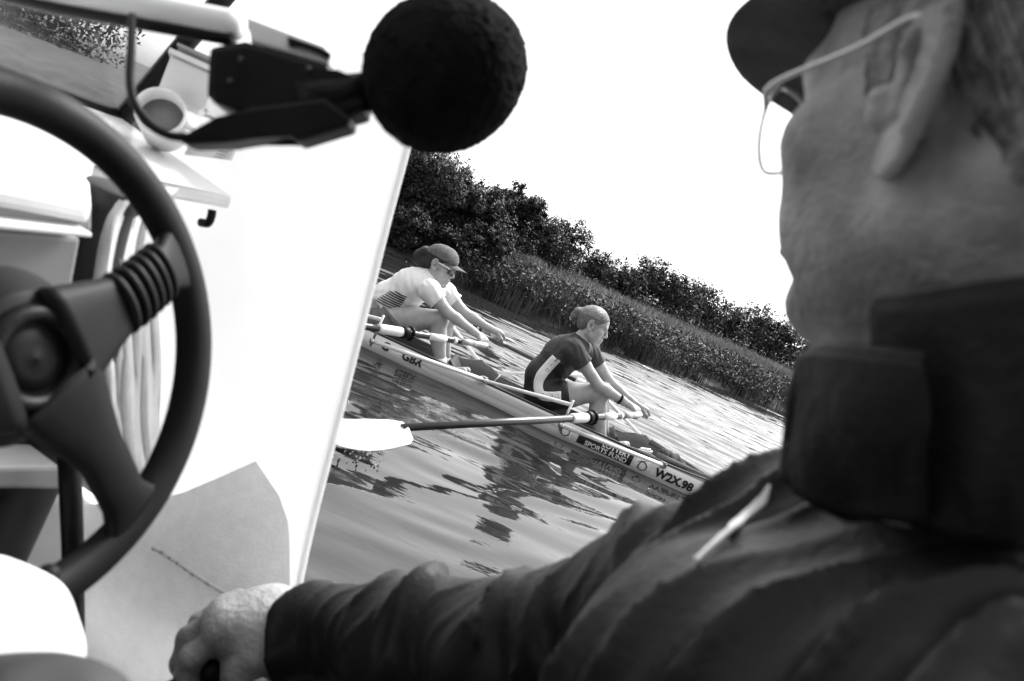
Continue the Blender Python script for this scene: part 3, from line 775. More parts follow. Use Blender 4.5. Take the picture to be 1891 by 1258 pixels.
def rower(name_label, J, hfwd, skin):
    B = Body()
    pel, chest, neck, head = J['pelvis'], J['chest'], J['neck'], J['head']
    sp = chest - pel; sp /= np.linalg.norm(sp); Yv = V3(0, 1, 0); Rt = np.stack([np.cross(Yv, sp), Yv, sp], 1)
    B.ell(pel, (.115, .155, .105), Rt, .05); B.cone(pel, J['waist'], .105, .098, .05); B.cone(J['waist'], chest, .098, .105, .05)
    B.ell(chest, (.105, .150, .14), Rt, .05); B.ell(J['waist'], (.09, .125, .12), Rt, .05)
    B.cone(chest * .4 + neck * .6, neck, .075, .058, .04); B.cone(neck, head + V3(-.015, 0, -.04), .052, .048, .03)
    for s in ('n', 'f'):
        sh, el, wr, ha = (J[q + s] for q in ('sh', 'el', 'wr', 'ha')); hip, kn, an = (J[q + s] for q in ('hip', 'kn', 'an'))
        B.cone(neck + V3(0, 0, -.03), sh, .045, .046, .05); B.ell(sh, .056, None, .03)
        m = sh * .55 + el * .45; B.chain([sh, m, el], [.049, .044, .036], .02)
        m = el * .65 + wr * .35; B.chain([el, m, wr], [.037, .037, .025], .012)
        grip_hand(B, ha, wr, J['ax' + s], V3(0, 0, 1))
        m = hip * .55 + kn * .45; B.chain([hip, m, kn], [.092, .078, .056], .03); B.ell(kn + V3(.008, 0, .004), (.05, .05, .054), None, .02)
        m = kn * .62 + an * .38 + V3(-.016, 0, -.004); B.chain([kn, m, an], [.052, .056, .034], .02)
        B.chain([an, an + V3(.05, 0, -.035), an + V3(.15, 0, .03)], [.037, .038, .026], .02)
    Rh = basis(hfwd, (0, 0, 1)); head_shape(B, head, Rh, J.get('hk', 1.0))
    root = empty('person', pel - V3(0, 0, .1), name_label, 'person')
    body = link('body', B.mesh('body', .0055), skin, root)
    return root, B, Rt, Rh
def bvh_of(o):
    me = o.data; v = np.empty(len(me.vertices) * 3, np.float32); me.vertices.foreach_get('co', v)
    return BVHTree.FromPolygons([Vector(q) for q in v.reshape(-1, 3)], [tuple(p.vertices) for p in me.polygons])
def snap(bv, px, py, out=.004):
    r = _ray(px, py); r = r / np.linalg.norm(r)
    h = bv.ray_cast(Vector(EYE), Vector(r))
    if h[0] is None:
        h = bv.find_nearest(Vector(PY(px, py, YB - .15)))
    return np.array(h[0]) - r * out
def strip_on(name, bv, path, widths, m, parent, out=.004):
    """a flat band lying on a body: path of pixels, widths in pixels"""
    p = smooth_path([(a, b, 0) for a, b in path], 6)[:, :2]; w = np.interp(np.linspace(0, 1, len(p)), np.linspace(0, 1, len(widths)), widths)
    t = np.gradient(p, axis=0); t /= np.linalg.norm(t, axis=1, keepdims=True); nn = np.stack([-t[:, 1], t[:, 0]], 1)
    G = np.array([[snap(bv, *(p[i] + nn[i] * w[i] * s), out) for s in np.linspace(-.5, .5, 5)] for i in range(len(p))])
    return sheet(name, G, .0025, m, parent)
nY, fY = YB - .18, YB + .18
def pose(d):
    J = {k: PY(v[0], v[1], v[2]) for k, v in d.items()}; return J
# ---------------- the bareheaded rower (stern seat)
J = pose(dict(pelvis=(1003, 728, YB), waist=(1003, 694, YB), chest=(1035, 660, YB), neck=(1068, 633, YB), head=(1094, 603, YB),
              shn=(1057, 645, nY), eln=(1106, 713, nY + .02), wrn=(1150, 740, nY + .04), han=(1172, 763, nY + .05),
              shf=(1088, 650, fY), elf=(1128, 708, fY), wrf=(1163, 738, fY - .02), haf=(1188, 762, YB + .16),
              hipn=(1012, 733, YB - .09), knn=(1108, 724, YB - .11), ann=(1110, 812, YB - .10),
              hipf=(1012, 733, YB + .09), knf=(1112, 722, YB + .12), anf=(1116, 812, YB + .10)))
J['axn'] = B2n - H2n; J['axf'] = B2f - H2f; J['hk'] = .99
p2, B_, Rt2, Rh2 = rower('rower with bare head and tied fair hair, dark top, leaning forward', J, (1, -.10, -.04), MT['skin'])
def torso_cloth(J, Rt, grow, arm=.55, lo=0.0):
    B = Body(); pel, chest, neck = J['pelvis'], J['chest'], J['neck']; g = grow
    B.cone(pel, J['waist'], .105 + g, .098 + g, .05); B.cone(J['waist'], chest, .098 + g, .105 + g, .05)
    B.ell(chest, np.array((.105, .150, .14)) + g, Rt, .05); B.ell(J['waist'], np.array((.09, .125, .12)) + g, Rt, .05)
    B.ell(pel, np.array((.115, .155, .105)) + g, Rt, .05)
    B.cone(chest * .4 + neck * .6, chest * .12 + neck * .88, .075 + g, .064 + g, .04)
    for s in ('n', 'f'):
        sh, el = J['sh' + s], J['el' + s]; B.cone(neck + V3(0, 0, -.035), sh, .045 + g, .047 + g, .05); B.ell(sh, .057 + g, None, .03)
        if arm: B.cone(sh, sh * (1 - arm) + el * arm, .054 + g, .052 + g, .02)
    return B
def wrinkle(amp, s, seed=0):
    def w(X, Y, Z):
        return amp * (np.sin(X * 60 * s + 14 * np.sin(Z * 9 * s + seed)) * np.sin(Z * 52 * s + 9 * np.sin(X * 11 * s + seed)) + .6 * np.sin((X + Z) * 90 * s + 6 * np.sin(Y * 20)))
    return w
spine = J['neck'] - J['pelvis']; spine /= np.linalg.norm(spine)
def above(pt, n): return lambda X, Y, Z: -((X - pt[0]) * n[0] + (Y - pt[1]) * n[1] + (Z - pt[2]) * n[2])
def below(pt, n): return lambda X, Y, Z: ((X - pt[0]) * n[0] + (Y - pt[1]) * n[1] + (Z - pt[2]) * n[2])
def sleeve_keep(J, arm, pt, n):
    """cut flat across the sleeve ends and along a plane"""
    def k(X, Y, Z):
        f = above(pt, n)(X, Y, Z)
        for s in ('n', 'f'):
            sh, el = J['sh' + s], J['el' + s]; d = (el - sh); L = np.linalg.norm(d); d = d / L
            t = (X - sh[0]) * d[0] + (Y - sh[1]) * d[1] + (Z - sh[2]) * d[2]
            q = sh + d * L * arm; r = np.sqrt((X - q[0]) ** 2 + (Y - q[1]) ** 2 + (Z - q[2]) ** 2)
            f = np.maximum(f, np.where(r < .12, t - L * arm, -1))
        return f
    return k
tee = link('shirt', torso_cloth(J, Rt2, .013, .48).mesh('shirt', .0055, wrinkle(.0022, 1.0), sleeve_keep(J, .42, J['chest'] - spine * .02, spine)), MT['tee_dark'], p2)
suit = torso_cloth(J, Rt2, .009, 0)
for s in ('n', 'f'): suit.cone(J['hip' + s], J['hip' + s] * .72 + J['kn' + s] * .28, .103, .098, .03)
suit = link('bodysuit', suit.mesh('bodysuit', .0055, wrinkle(.001, 1.0, 2), below(J['chest'] + spine * .0, spine)), MT['lycra'], p2)
bv = bvh_of(suit)
c5 = lambda x, y: (920 + x / 3.31, 540 + y / 3.31)
strip_on('white_side_panel', bv, [c5(360, 400), c5(320, 440), c5(262, 510), c5(245, 570), c5(262, 625), c5(320, 638), c5(385, 636)], [19, 19, 19, 17, 17, 18, 19], MT['tee_white'], p2, .006)
def letter_on(bv, ch, px, py, size, ang, m, parent, out=.0085):
    me = text_mesh(ch, size); ca, sa = math.cos(ang), math.sin(ang)
    for v in me.vertices:
        x, y = v.co.x, v.co.y - size * .33; x, y = x * ca - y * sa, x * sa + y * ca
        v.co = Vector(snap(bv, px + x, py - y, out))
    return link('side_lettering', me, m, parent, smooth=False)
for ch, q, an in zip('8NDIVISON', ((352, 418), (330, 450), (300, 478), (276, 505), (262, 535), (256, 570), (275, 612), (322, 632), (358, 634)), (-.9, -.9, -.9, -1.1, -1.4, -1.5, -.6, -.1, 0)):
    letter_on(bv, ch, *c5(*q), 9.5, an, MT['dark_panel'], p2)
wd = J['wrn'] - J['eln']; wd /= np.linalg.norm(wd); u, v = frame_of(wd); q = J['wrn'] - wd * .02
ring = np.array([q + .030 * (math.cos(a) * u + math.sin(a) * v) for a in np.linspace(0, 2 * math.pi, 19)])
tube('wristwatch', ring, .009, MT['black'], p2, 8)
def hair_cap(J, Rh, m, parent, bun, cut=.0, grow=.008, tail=True):
    k = J.get('hk', 1.0); c = J['head']; T = lambda x, y, z: c + Rh @ (np.array([x, y, z]) * k)
    B = Body(); B.ell(T(-.016, 0, .044), (np.array((.099, .075, .083)) + grow) * k, Rh, .02); B.ell(T(.03, 0, .062), np.array((.056, .062, .046)) * k, Rh, .02)
    B.ell(T(-.06, 0, -.005), np.array((.045, .062, .055)) * k, Rh, .02)
    for b_, r in bun: B.ell(T(*b_), np.array(r) * k, Rh, .012)
    F_, U_ = Rh[:, 0], Rh[:, 2]
    def keep(X, Y, Z):
        a = ((X - c[0]) * F_[0] + (Y - c[1]) * F_[1] + (Z - c[2]) * F_[2]) / k; b = ((X - c[0]) * U_[0] + (Y - c[1]) * U_[1] + (Z - c[2]) * U_[2]) / k
        line = np.interp(a, [-.2, -.045, -.03, -.015, .005, .03, .055, .08, .1], [-.07, -.05, .0, .036, .030, .030, .050, .074, .1])
        return (line - b) * .7
    def strands(X, Y, Z): return .0016 * np.sin((X - Z) * 420 + 5 * np.sin(Y * 90)) + .0012 * np.sin((Y * 2 + Z) * 500)
    o = link('hair', B.mesh('hair', .0042, strands, keep), m, parent)
    if tail:
        Vs, Fs = [], []
        for i in range(320):
            ps = random.uniform(-1.35, 1.35); t0 = math.radians(random.uniform(38, 60)) + .25 * abs(ps); p = []
            for t in np.linspace(0, 1, 8):
                q = t0 + (math.radians(172) - t0) * t; rr = 1.0 + .012 * math.sin(9 * t + i)
                p.append(T(-.016 + .1085 * rr * math.cos(q), .0845 * rr * math.sin(q) * math.sin(ps), .044 + .0925 * rr * math.sin(q) * math.cos(ps) - .004 * t))
            v, f = tube_vf(p, [.0006, .0016, .0018, .0018, .0017, .0015, .0012, .0006], 4, cap=False); o_ = len(Vs); Vs += v; Fs += [tuple(j + o_ for j in g) for g in f]
        link('hair_strands', poly_mesh('hair_strands', Vs, Fs), MT['hair_lit'], parent)
    return o
hair_cap(J, Rh2, MT['hair_fair'], p2, [((-.128, 0, .046), (.032, .034, .030)), ((-.140, .0, .010), (.026, .028, .034)), ((-.118, .012, -.022), (.018, .02, .026)), ((-.104, 0, .062), (.03, .022, .02))])

# ---------------- the rower in the cap (bow seat)
J = pose(dict(pelvis=(712, 590, YB), waist=(716, 556, YB), chest=(756, 533, YB), neck=(790, 514, YB), head=(812, 492, YB),
              shn=(793, 537, nY), eln=(827, 577, nY), wrn=(872, 611, nY + .04), han=(889, 634, nY + .05),
              shf=(822, 540, fY), elf=(858, 578, fY), wrf=(902, 606, fY), haf=(921, 622, YB + .16),
              hipn=(718, 590, YB - .09), knn=(812, 588, YB - .11), ann=(814, 675, YB - .10),
              hipf=(718, 590, YB + .09), knf=(824, 590, YB + .12), anf=(822, 675, YB + .10)))
J['axn'] = B1n - H1n; J['axf'] = B1f - H1f; J['hk'] = 1.0
p1, B_, Rt1, Rh1 = rower('rower in baseball cap, sunglasses and white striped t-shirt', J, (1, -.16, -.05), MT['skin'])
spine = J['neck'] - J['pelvis']; spine /= np.linalg.norm(spine)
tee = link('shirt', torso_cloth(J, Rt1, .013, .55).mesh('shirt', .0055, wrinkle(.0024, .9, 1), sleeve_keep(J, .50, J['pelvis'] + spine * .06, spine)), MT['tee_white'], p1)
sh_ = Body(); sh_.ell(J['pelvis'], np.array((.115, .155, .105)) + .012, Rt1, .05); sh_.cone(J['pelvis'], J['waist'], .115, .108, .05)
for s in ('n', 'f'): sh_.cone(J['hip' + s], J['hip' + s] * .62 + J['kn' + s] * .38, .106, .100, .03)
shorts = link('shorts', sh_.mesh('shorts', .0055, wrinkle(.0035, 1.1, 4), below(J['pelvis'] + spine * .085, spine)), MT['shorts_grey'], p1)
bv = bvh_of(tee); c4 = lambda x, y: (640 + x / 4.193, 420 + y / 4.193)
for i in range(8):
    t = i / 7; a = np.array((352, 482)) * (1 - t) + np.array((222, 562)) * t; b = np.array((468, 542)) * (1 - t) + np.array((395, 642)) * t
    if i == 0: a = a * .8 + b * .2
    a, b = c4(*a), c4(*b); mid = ((a[0] + b[0]) / 2, (a[1] + b[1]) / 2 + 1.2)
    strip_on('stripe', bv, [a, mid, b], [1.8, 2.0, 1.8], MT['ink'], p1, .0045)
bvs = bvh_of(shorts); strip_on('shorts_tab', bvs, [c4(372, 660), c4(395, 656), c4(416, 652)], [5, 5, 5], MT['tee_white'], p1, .005)
hair_cap(J, Rh1, MT['hair_dark'], p1, [((-.128, 0, .040), (.044, .042, .040)), ((-.158, 0, .002), (.040, .038, .042)), ((-.10, 0, -.025), (.055, .058, .05)), ((-.150, .01, -.035), (.03, .03, .03))], tail=False)
def cap_on(J, Rh, m, parent, peak=.085, seed=0):
    k = J.get('hk', 1.0); c = J['head']; T = lambda x, y, z: c + Rh @ (np.array([x, y, z]) * k)
    B = Body(); B.ell(T(-.012, 0, .052), np.array((.114, .090, .092)) * k, Rh, .02); B.ell(T(.03, 0, .07), np.array((.064, .07, .058)) * k, Rh, .03)
    F_, U_ = Rh[:, 0], Rh[:, 2]
    def keep(X, Y, Z):
        a = ((X - c[0]) * F_[0] + (Y - c[1]) * F_[1] + (Z - c[2]) * F_[2]) / k; b = ((X - c[0]) * U_[0] + (Y - c[1]) * U_[1] + (Z - c[2]) * U_[2]) / k
        return (.052 + .12 * np.clip(-a, 0, 1) * .15 - b) * .8
    link('cap', B.mesh('cap', .0042, wrinkle(.0012, 1.4, seed), keep), m, parent)
    rows = []
    for t in np.linspace(0, 1, 9):
        rows.append([T(.070 + (.028 + peak * t) * math.cos(a) * 1.0 - .035 * abs(math.sin(a)) * (1 + .5 * (1 - t)), (.074 + .004 * t) * math.sin(a), .058 - .012 * t - .026 * math.sin(a) ** 2 * (0.4 + .6 * t)) for a in np.linspace(-1.35, 1.35, 13)])
    sheet('peak', np.array(rows), .004, m, parent)
cap_on(J, Rh1, MT['cap_grey'], p1)
def shades(J, Rh, parent):
    k = J.get('hk', 1.0); c = J['head']; T = lambda x, y, z: c + Rh @ (np.array([x, y, z]) * k)
    for s in (-1, 1):
        tube('sunglasses_arm', smooth_path([T(.0, .083 * s, .026), T(.06, .078 * s, .024), T(.088, .066 * s, .02)], 4), .0045, MT['whitepaint'], parent, 6)
        G = np.array([[T(.108 - .9 * (abs(y) ** 2) * 4.2 + .0, y * s, z) for z in np.linspace(-.008, .026, 6) - .006 * (y / .06)] for y in np.linspace(.004, .068, 9)])
        sheet('sunglasses_lens', G if s > 0 else G[:, ::-1], .004, MT['glassy'], parent)
    tube('sunglasses_frame', smooth_path([T(.088, -.068, .024), T(.106, -.035, .029), T(.111, 0, .028), T(.106, .035, .029), T(.088, .068, .024)], 4), .004, MT['whitepaint'], parent, 6)
shades(J, Rh1, p1)
for s in ('n', 'f'):
    d = J['kn' + s] - J['an' + s]; d /= np.linalg.norm(d); tube('sock', [J['an' + s] - d * .02, J['an' + s] + d * .05], .041, MT['tee_white'], p1, 14)
# ---------------- kit stowed behind the stern stretcher
q = PY(1237, 850, YB + .03); Bk = Body()
Bk.ell(q + V3(0, 0, .01), (.085, .07, .05), None, .03); Bk.ell(q + V3(.08, .03, -.012), (.06, .05, .04), None, .02); Bk.ell(q + V3(-.06, -.03, .03), (.04, .04, .035), None, .02)
tag(link('kit_bag', Bk.mesh('kit_bag', .005, wrinkle(.004, 1.2, 3)), MT['cap']), 'small dark kit bag stowed in the stern of the racing shell', 'bag')
q = PY(1254, 866, YB - .02)
tag(tube('water_bottle', [q + V3(-.03, 0, -.03), q + V3(.05, 0, -.026), q + V3(.062, 0, -.026), q + V3(.08, 0, -.026)], [.028, .028, .014, .014], MT['grey_plastic'], None, 12), 'small grey bottle lying behind the dark kit bag in the shell', 'bottle')
q = PY(1192, 833, YB - .10)
wt = box('sponge', q, (.09, .05, .035), MT['whitepaint'], None, R=np.array(Matrix.Rotation(-.3, 3, 'Y')), bevel=.012); tag(wt, 'small white sponge on the near edge of the shell cockpit', 'sponge')

# ---------------- drips and splash under the near blade
Vd, Fd_ = [], []
for i in range(60):
    a = H2n + (B2n - H2n) * 1.0; d_ = (B2n - H2n) / np.linalg.norm(B2n - H2n)
    q = B2n + d_ * random.uniform(.10, .50) + V3(random.gauss(0, .05), random.gauss(-.02, .06), 0); q[2] = random.uniform(.004, .07) if i % 3 else random.uniform(.0, .015)
    r = random.uniform(.0025, .006); st = random.uniform(1, 2.2)
    v, f = tube_vf([q - V3(0, 0, r * st), q - V3(0, 0, r * .4), q + V3(0, 0, r * .4), q + V3(0, 0, r * st)], [r * .2, r, r * .8, r * .1], 6); o_ = len(Vd); Vd += v; Fd_ += [tuple(j + o_ for j in g) for g in f]
tag(link('water_drops', poly_mesh('water_drops', Vd, Fd_), MT['whitepaint']), 'bright drips falling from the white near oar blade', 'drops', kind='stuff')

# ================================================================== THE COACHING LAUNCH (the camera is inside it)
FD = V3(-.94, .34, 0); FD /= np.linalg.norm(FD)          # the launch's forward direction
SD = V3(FD[1], -FD[0], 0)                                 # its starboard side, towards the racing shell
def L(f, s, z): return FD * f + SD * s + V3(0, 0, z)
def PF(x, y, f): r = _ray(x, y); return EYE + r * ((f - EYE @ FD) / (r @ FD))      # pixel on a thwartships plane
def PS(x, y, s): r = _ray(x, y); return EYE + r * ((s - EYE @ SD) / (r @ SD))      # pixel on a fore-and-aft plane
launch = empty('motor_launch', L(.3, .2, 0), 'white motor launch cockpit with dashboard, canvas side screen and windscreen', 'motor boat')
# hull, floor, side deck
ff = np.array([-1.6, -.8, 0, .6, 1.2, 1.8, 2.4, 2.9, 3.2]); hbm = np.array([.62, .68, .70, .70, .67, .58, .42, .2, .02]); SC = .17
Gh = np.stack([np.stack([FD * f + SD * (SC + b * k) + V3(0, 0, z + max(0, f - 1) * .06 * (z + .2)) for k, z in ((1, .455), (.99, .3), (.95, .1), (.82, -.08), (.45, -.2), (0, -.25), (-.45, -.2), (-.82, -.08), (-.95, .1), (-.99, .3), (-1, .455))]) for f, b in zip(ff, hbm)])
sheet('hull', Gh, .025, MT['gel'], launch)
slab('cockpit_floor', [L(-1.55, -.45, .08), L(1.5, -.45, .08), L(1.5, .79, .08), L(-1.55, .79, .08)], .02, MT['lining'], launch, nrm=V3(0, 0, 1))
slab('foredeck', [L(.97, -.46, .62), L(.97, .80, .62), L(1.9, .70, .60), L(3.15, .18, .62), L(1.9, -.36, .60)], .02, MT['gel'], launch, nrm=V3(0, 0, 1))
slab('transom', [L(-1.58, -.45, -.1), L(-1.58, .79, -.1), L(-1.58, .79, .455), L(-1.58, -.45, .455)], .03, MT['gel'], launch, nrm=-FD)
slab('side_deck', [L(-1.5, .675, .535), L(.37, .675, .535), L(.37, .868, .520), L(-1.5, .868, .520)], .06, MT['grey_plastic'], launch, nrm=V3(0, 0, 1))
for s in (.69, .712, .755): tube('gunwale_rail', [L(-1.5, s, .548), L(.345, s, .548)], .0075, MT['alu'], launch, 8)
for f in (.2, .26, .31): tube('rail_bolt', [L(f, .735, .535), L(f, .735, .556)], .009, MT['black'], launch, 10)
# seats under the driver
slab('driver_seat', [L(-.55, .10, .40), L(.02, .10, .41), L(.02, .66, .41), L(-.55, .66, .40)], .09, MT['grey_panel'], launch, bevel=.03, nrm=V3(0, 0, 1), smooth=True)
slab('seat_box', [L(-.5, .14, .31), L(-.05, .14, .31), L(-.05, .62, .31), L(-.5, .62, .31)], .23, MT['gel'], launch, nrm=V3(0, 0, 1))
# dashboard
slab('dash_top', [L(.595, -.38, .915), PF(172, 379, .595), L(.72, .60, .945), L(.72, .815, .955), L(.97, .815, .985), L(.97, -.38, .985)], .018, MT['gel'], launch, nrm=V3(-.1, 0, 1), bevel=.006)
slab('dash_band', [PF(-330, 318, .602), PF(171, 386, .602), PF(171, 430, .602), PF(-330, 372, .602)], .03, MT['grey_panel'], launch, nrm=-FD)
slab('dash_lip', [PF(-330, 376, .585), PF(172, 430, .585), PF(172, 441, .585), PF(-330, 396, .585)], .04, MT['gel'], launch, nrm=-FD, bevel=.003)
slab('instrument_panel', [PF(-330, 400, .615), PF(150, 440, .615), PF(128, 560, .615), PF(-330, 540, .615)], .03, MT['grey_panel'], launch, nrm=-FD)
slab('bulkhead', [L(.66, -.40, .90), L(.66, .635, .90), L(.66, .67, .10), L(.66, -.40, .10)], .02, MT['dark_panel'], launch, nrm=-FD)
slab('bulkhead_shelf', [PF(-250, 868, .60), PF(112, 862, .60), PF(118, 905, .60), PF(-250, 900, .60)], .05, MT['grey_panel'], launch, nrm=-FD)
tube('padded_post', smooth_path([L(.655, .60, .30), PF(172, 640, .655), PF(178, 480, .655), PF(204, 372, .655), PF(214, 338, .655)], 6), [.026] * 18 + [.03] * 3 + [.031, .029, .025, .012][:4], MT['dark_panel'], launch, 16)  # grey post coloured dark for its shadowed body
tube('support_tube', [PF(128, 845, .56), PF(134, 1000, .56), PF(140, 1300, .56)], .0105, MT['black'], launch, 12)
# canvas side screen: hem forward, free edge aft
Lx = smooth_path([(262, 960, 0), (240, 915, 0), (214, 850, 0), (195, 700, 0), (188, 600, 0), (181, 480, 0), (192, 400, 0), (240, 345, 0), (345, 95, 0)], 5)
Rx = np.array([(548, 1110), (556, 1068), (566, 1020), (582, 950), (600, 880), (640, 722), (680, 560), (720, 400), (757, 262), (800, 100)])
def resample(p, n):
    p = np.asarray(p, float)[:, :2]; d = np.concatenate([[0], np.cumsum(np.linalg.norm(np.diff(p, axis=0), axis=1))])
    return np.stack([np.interp(np.linspace(0, d[-1], n), d, p[:, i]) for i in (0, 1)], 1)
A_, B_2 = resample(Lx, 34), resample(Rx, 34); cols = np.linspace(0, 1, 22)
Gc = np.array([[PS(*(A_[i] * (1 - u) + B_2[i] * u), .825 + .05 * i / 33 + .012 * math.sin(u * 7 + i * .12) * (1 - u) + .02 * math.sin(math.pi * u)) for u in cols] for i in range(34)])
screen = sheet('side_screen', Gc, .004, MT['canvas'], launch)
Gc2 = Gc[:, -2:]; tube('screen_edge_hem', Gc[:, -1], .0035, MT['canvas'], screen, 8)
slab('zip_flap', [PS(322, 332, .80), PS(398, 366, .80), PS(402, 376, .80), PS(336, 352, .80)], .006, MT['grey_plastic'], screen, nrm=-SD, bevel=.001)
tube('latch_handle', smooth_path([PS(392, 388, .79), PS(390, 400, .79), PS(384, 412, .79), PS(370, 411, .79)], 4), .0055, MT['black'], screen, 8)
slab('zip_pull', [PS(328, 353, .795), PS(342, 356, .795), PS(342, 360, .795), PS(328, 358, .795)], .004, MT['black'], screen, nrm=-SD, bevel=.001)
# stitched lining of the cockpit side
A2 = resample([(148, 930), (150, 1000), (152, 1320)], 20); B3 = resample([(472, 852), (515, 915), (534, 970), (536, 1100), (545, 1320)], 20); T2 = [(148, 932), (240, 930), (330, 913), (400, 884), (472, 852)]
rows = []
tp = resample(T2, 24)
for i in range(20):
    v = i / 19; row = []
    for j in range(24):
        u = j / 23; left = A2[i]; right = B3[i]; top = tp[j]
        base = left * (1 - u) + right * u; top0 = A2[0] * (1 - u) + B3[0] * u
        q = base + (top - top0) * (1 - v) ** 2
        s = .775 + .035 * max(0, u - .45) ** 2 / .3 + .028 * math.exp(-(v / .10) ** 2) * (1 - .7 * u) + .004 * math.sin(5 * u + 3 * v)
        row.append(PS(*q, s))
    rows.append(row)
lining = sheet('side_lining', np.array(rows), .0, MT['lining'], launch)
bvl = bvh_of(lining)
seam = [(285, 1012), (330, 1040), (370, 1068), (420, 1098), (470, 1125)]
pts = smooth_path([snap(bvl, *q, .001) for q in seam], 6); tube('seam', pts, .0022, MT['lining'], lining, 6)
for q in pts[::2]: ellipsoid('stitch', q - SD * .0015 + rng.normal(0, .001, 3), (.0035, .0015, .0018), MT['grey_plastic'], lining, 8)
# windscreen
p0, p1_ = PS(412, -4, .82), PS(228, 218, .82)
bar = tube('windscreen_post', [p1_ - V3(0, 0, .02), p1_, p0, p0 + (p0 - p1_) * .35], .017, MT['black'], launch, 12, flat=.7)
tube('windscreen_rail', [p1_, p1_ - SD * .5, p1_ - SD * 1.2], .011, MT['black'], launch, 10)
ptop = p0 + (p0 - p1_) * .35
tube('windscreen_rail', [ptop, ptop - SD * 1.2], .011, MT['black'], launch, 10)
tube('windscreen_post', [p1_ - SD * 1.2, ptop - SD * 1.2], .015, MT['black'], launch, 10)
slab('pane', [p1_, p1_ - SD * 1.19, ptop - SD * 1.19, ptop], .004, MT['pane'], launch, bevel=0)

# ---------------- steering wheel
CW = V3(-.281, .467, .862); NW = V3(.862, -.322, .391); NW /= np.linalg.norm(NW)
RW, RT = .1605, .0130
def PW(x, y, lift=0.0): r = _ray(x, y); return EYE + r * (((CW + NW * lift - EYE) @ NW) / (r @ NW))
wa = np.cross(NW, V3(0, 0, 1)); wa /= np.linalg.norm(wa); wb = np.cross(NW, wa)
wheel = bpy.data.objects.new('steering_wheel', None); col.objects.link(wheel); wheel.parent = launch
wheel.matrix_parent_inverse = _world(launch).inverted(); wheel.location = Vector(CW); wheel.empty_display_size = .05
def wheel_pt(ang, r, lift=0.0): return CW + r * (math.cos(ang) * wa + math.sin(ang) * wb) + NW * lift
V, F = [], []; NR, NT = 96, 16
for i in range(NR):
    a = 2 * math.pi * i / NR; d = math.cos(a) * wa + math.sin(a) * wb
    for j in range(NT):
        b = 2 * math.pi * j / NT
        rt = RT * (1 + .05 * math.sin(a * 60) * (0.0)); V.append(CW + d * (RW + rt * 1.12 * math.cos(b)) + NW * (rt * .95 * math.sin(b)))
for i in range(NR):
    for j in range(NT):
        i2, j2 = (i + 1) % NR, (j + 1) % NT; F.append((i * NT + j, i2 * NT + j, i2 * NT + j2, i * NT + j2))
link('rim', poly_mesh('rim', V, F), MT['wheel'], wheel)
def ang_of(p): v = p - CW; return math.atan2(v @ wb, v @ wa)
aA = ang_of(PW(318, 478)); aB = ang_of(PW(250, 965)); aC = aA + math.pi - .1
aD = aB + 2.2
def spoke(a, ribbed):
    d = math.cos(a) * wa + math.sin(a) * wb; e = np.cross(NW, d)
    rr = np.linspace(.022, RW - .002, 16); rows = []
    for r in rr:
        t = (r - .022) / (RW - .024); w = np.interp(t, [0, .25, .45, .8, .92, 1], [.037, .026, .0180, .0178, .023, .040]); th_ = np.interp(t, [0, .4, 1], [.010, .0085, .008])
        lift = np.interp(t, [0, .5, 1], [.030, .022, .002])
        c = CW + d * r + NW * lift
        rows.append([c + e * w * math.cos(q) * (1 if abs(math.cos(q)) < .9 else 1) + NW * th_ * math.copysign(abs(math.sin(q)) ** .6, math.sin(q)) for q in np.linspace(0, 2 * math.pi, 17)[:-1]])
    n = 16; V = [p for r in rows for p in r]; F = []
    for i in range(len(rows) - 1):
        for k in range(n): F.append((i * n + k, i * n + (k + 1) % n, (i + 1) * n + (k + 1) % n, (i + 1) * n + k))
    F.append(tuple(range(n))[::-1]); F.append(tuple(range((len(rows) - 1) * n, len(rows) * n)))
    link('spoke', poly_mesh('spoke', V, F), MT['wheel'], wheel)
    if ribbed:
        for r in np.linspace(.076, .128, 6):
            t = (r - .022) / (RW - .024); lift = np.interp(t, [0, .5, 1], [.030, .022, .002]); c = CW + d * r + NW * lift
            ring = np.array([c + e * .0195 * math.cos(q) + NW * .0105 * math.sin(q) for q in np.linspace(0, 2 * math.pi, 25)])
            tube('grip_rib', ring, .0036, MT['wheel'], wheel, 8)
spoke(aA, True); spoke(aB, False); spoke(aC, True)
# hub: rounded boss, raised ring, horn cap
def disc(name, r0, z0, r1, z1, m, n=40, dome=0.0):
    V, F = [], []
    prof = [(0.001, z1 + dome), (r1 * .5, z1 + dome * .8), (r1 * .92, z1), (r1, z1 - .003), (r0, z0)]
    for r, z in prof:
        for k in range(n): V.append(wheel_pt(2 * math.pi * k / n, r, z))
    for i in range(len(prof) - 1):
        for k in range(n): F.append((i * n + k, i * n + (k + 1) % n, (i + 1) * n + (k + 1) % n, (i + 1) * n + k))
    F.append(tuple(range(n)))
    return link(name, poly_mesh(name, V, F), m, wheel)
disc('hub', .056, .002, .042, .029, MT['wheel'])
ring = np.array([wheel_pt(q, .0275, .030) for q in np.linspace(0, 2 * math.pi, 41)]); tube('hub_ring', ring, .0062, MT['black'], wheel, 10)
disc('horn_cap', .0225, .026, .0205, .0305, MT['wheel'], dome=.0015)
for q in range(5):
    a = ang_of(PW(20 + 34 * q - 60, 1115)); ellipsoid('finger_bump', wheel_pt(a, RW - RT * .9, .002), (.008, .008, .008), MT['wheel'], wheel, 10)
tube('steering_column', [CW + NW * .01, CW - NW * .06, CW - NW * .22], [.026, .030, .034], MT['black'], launch, 18)
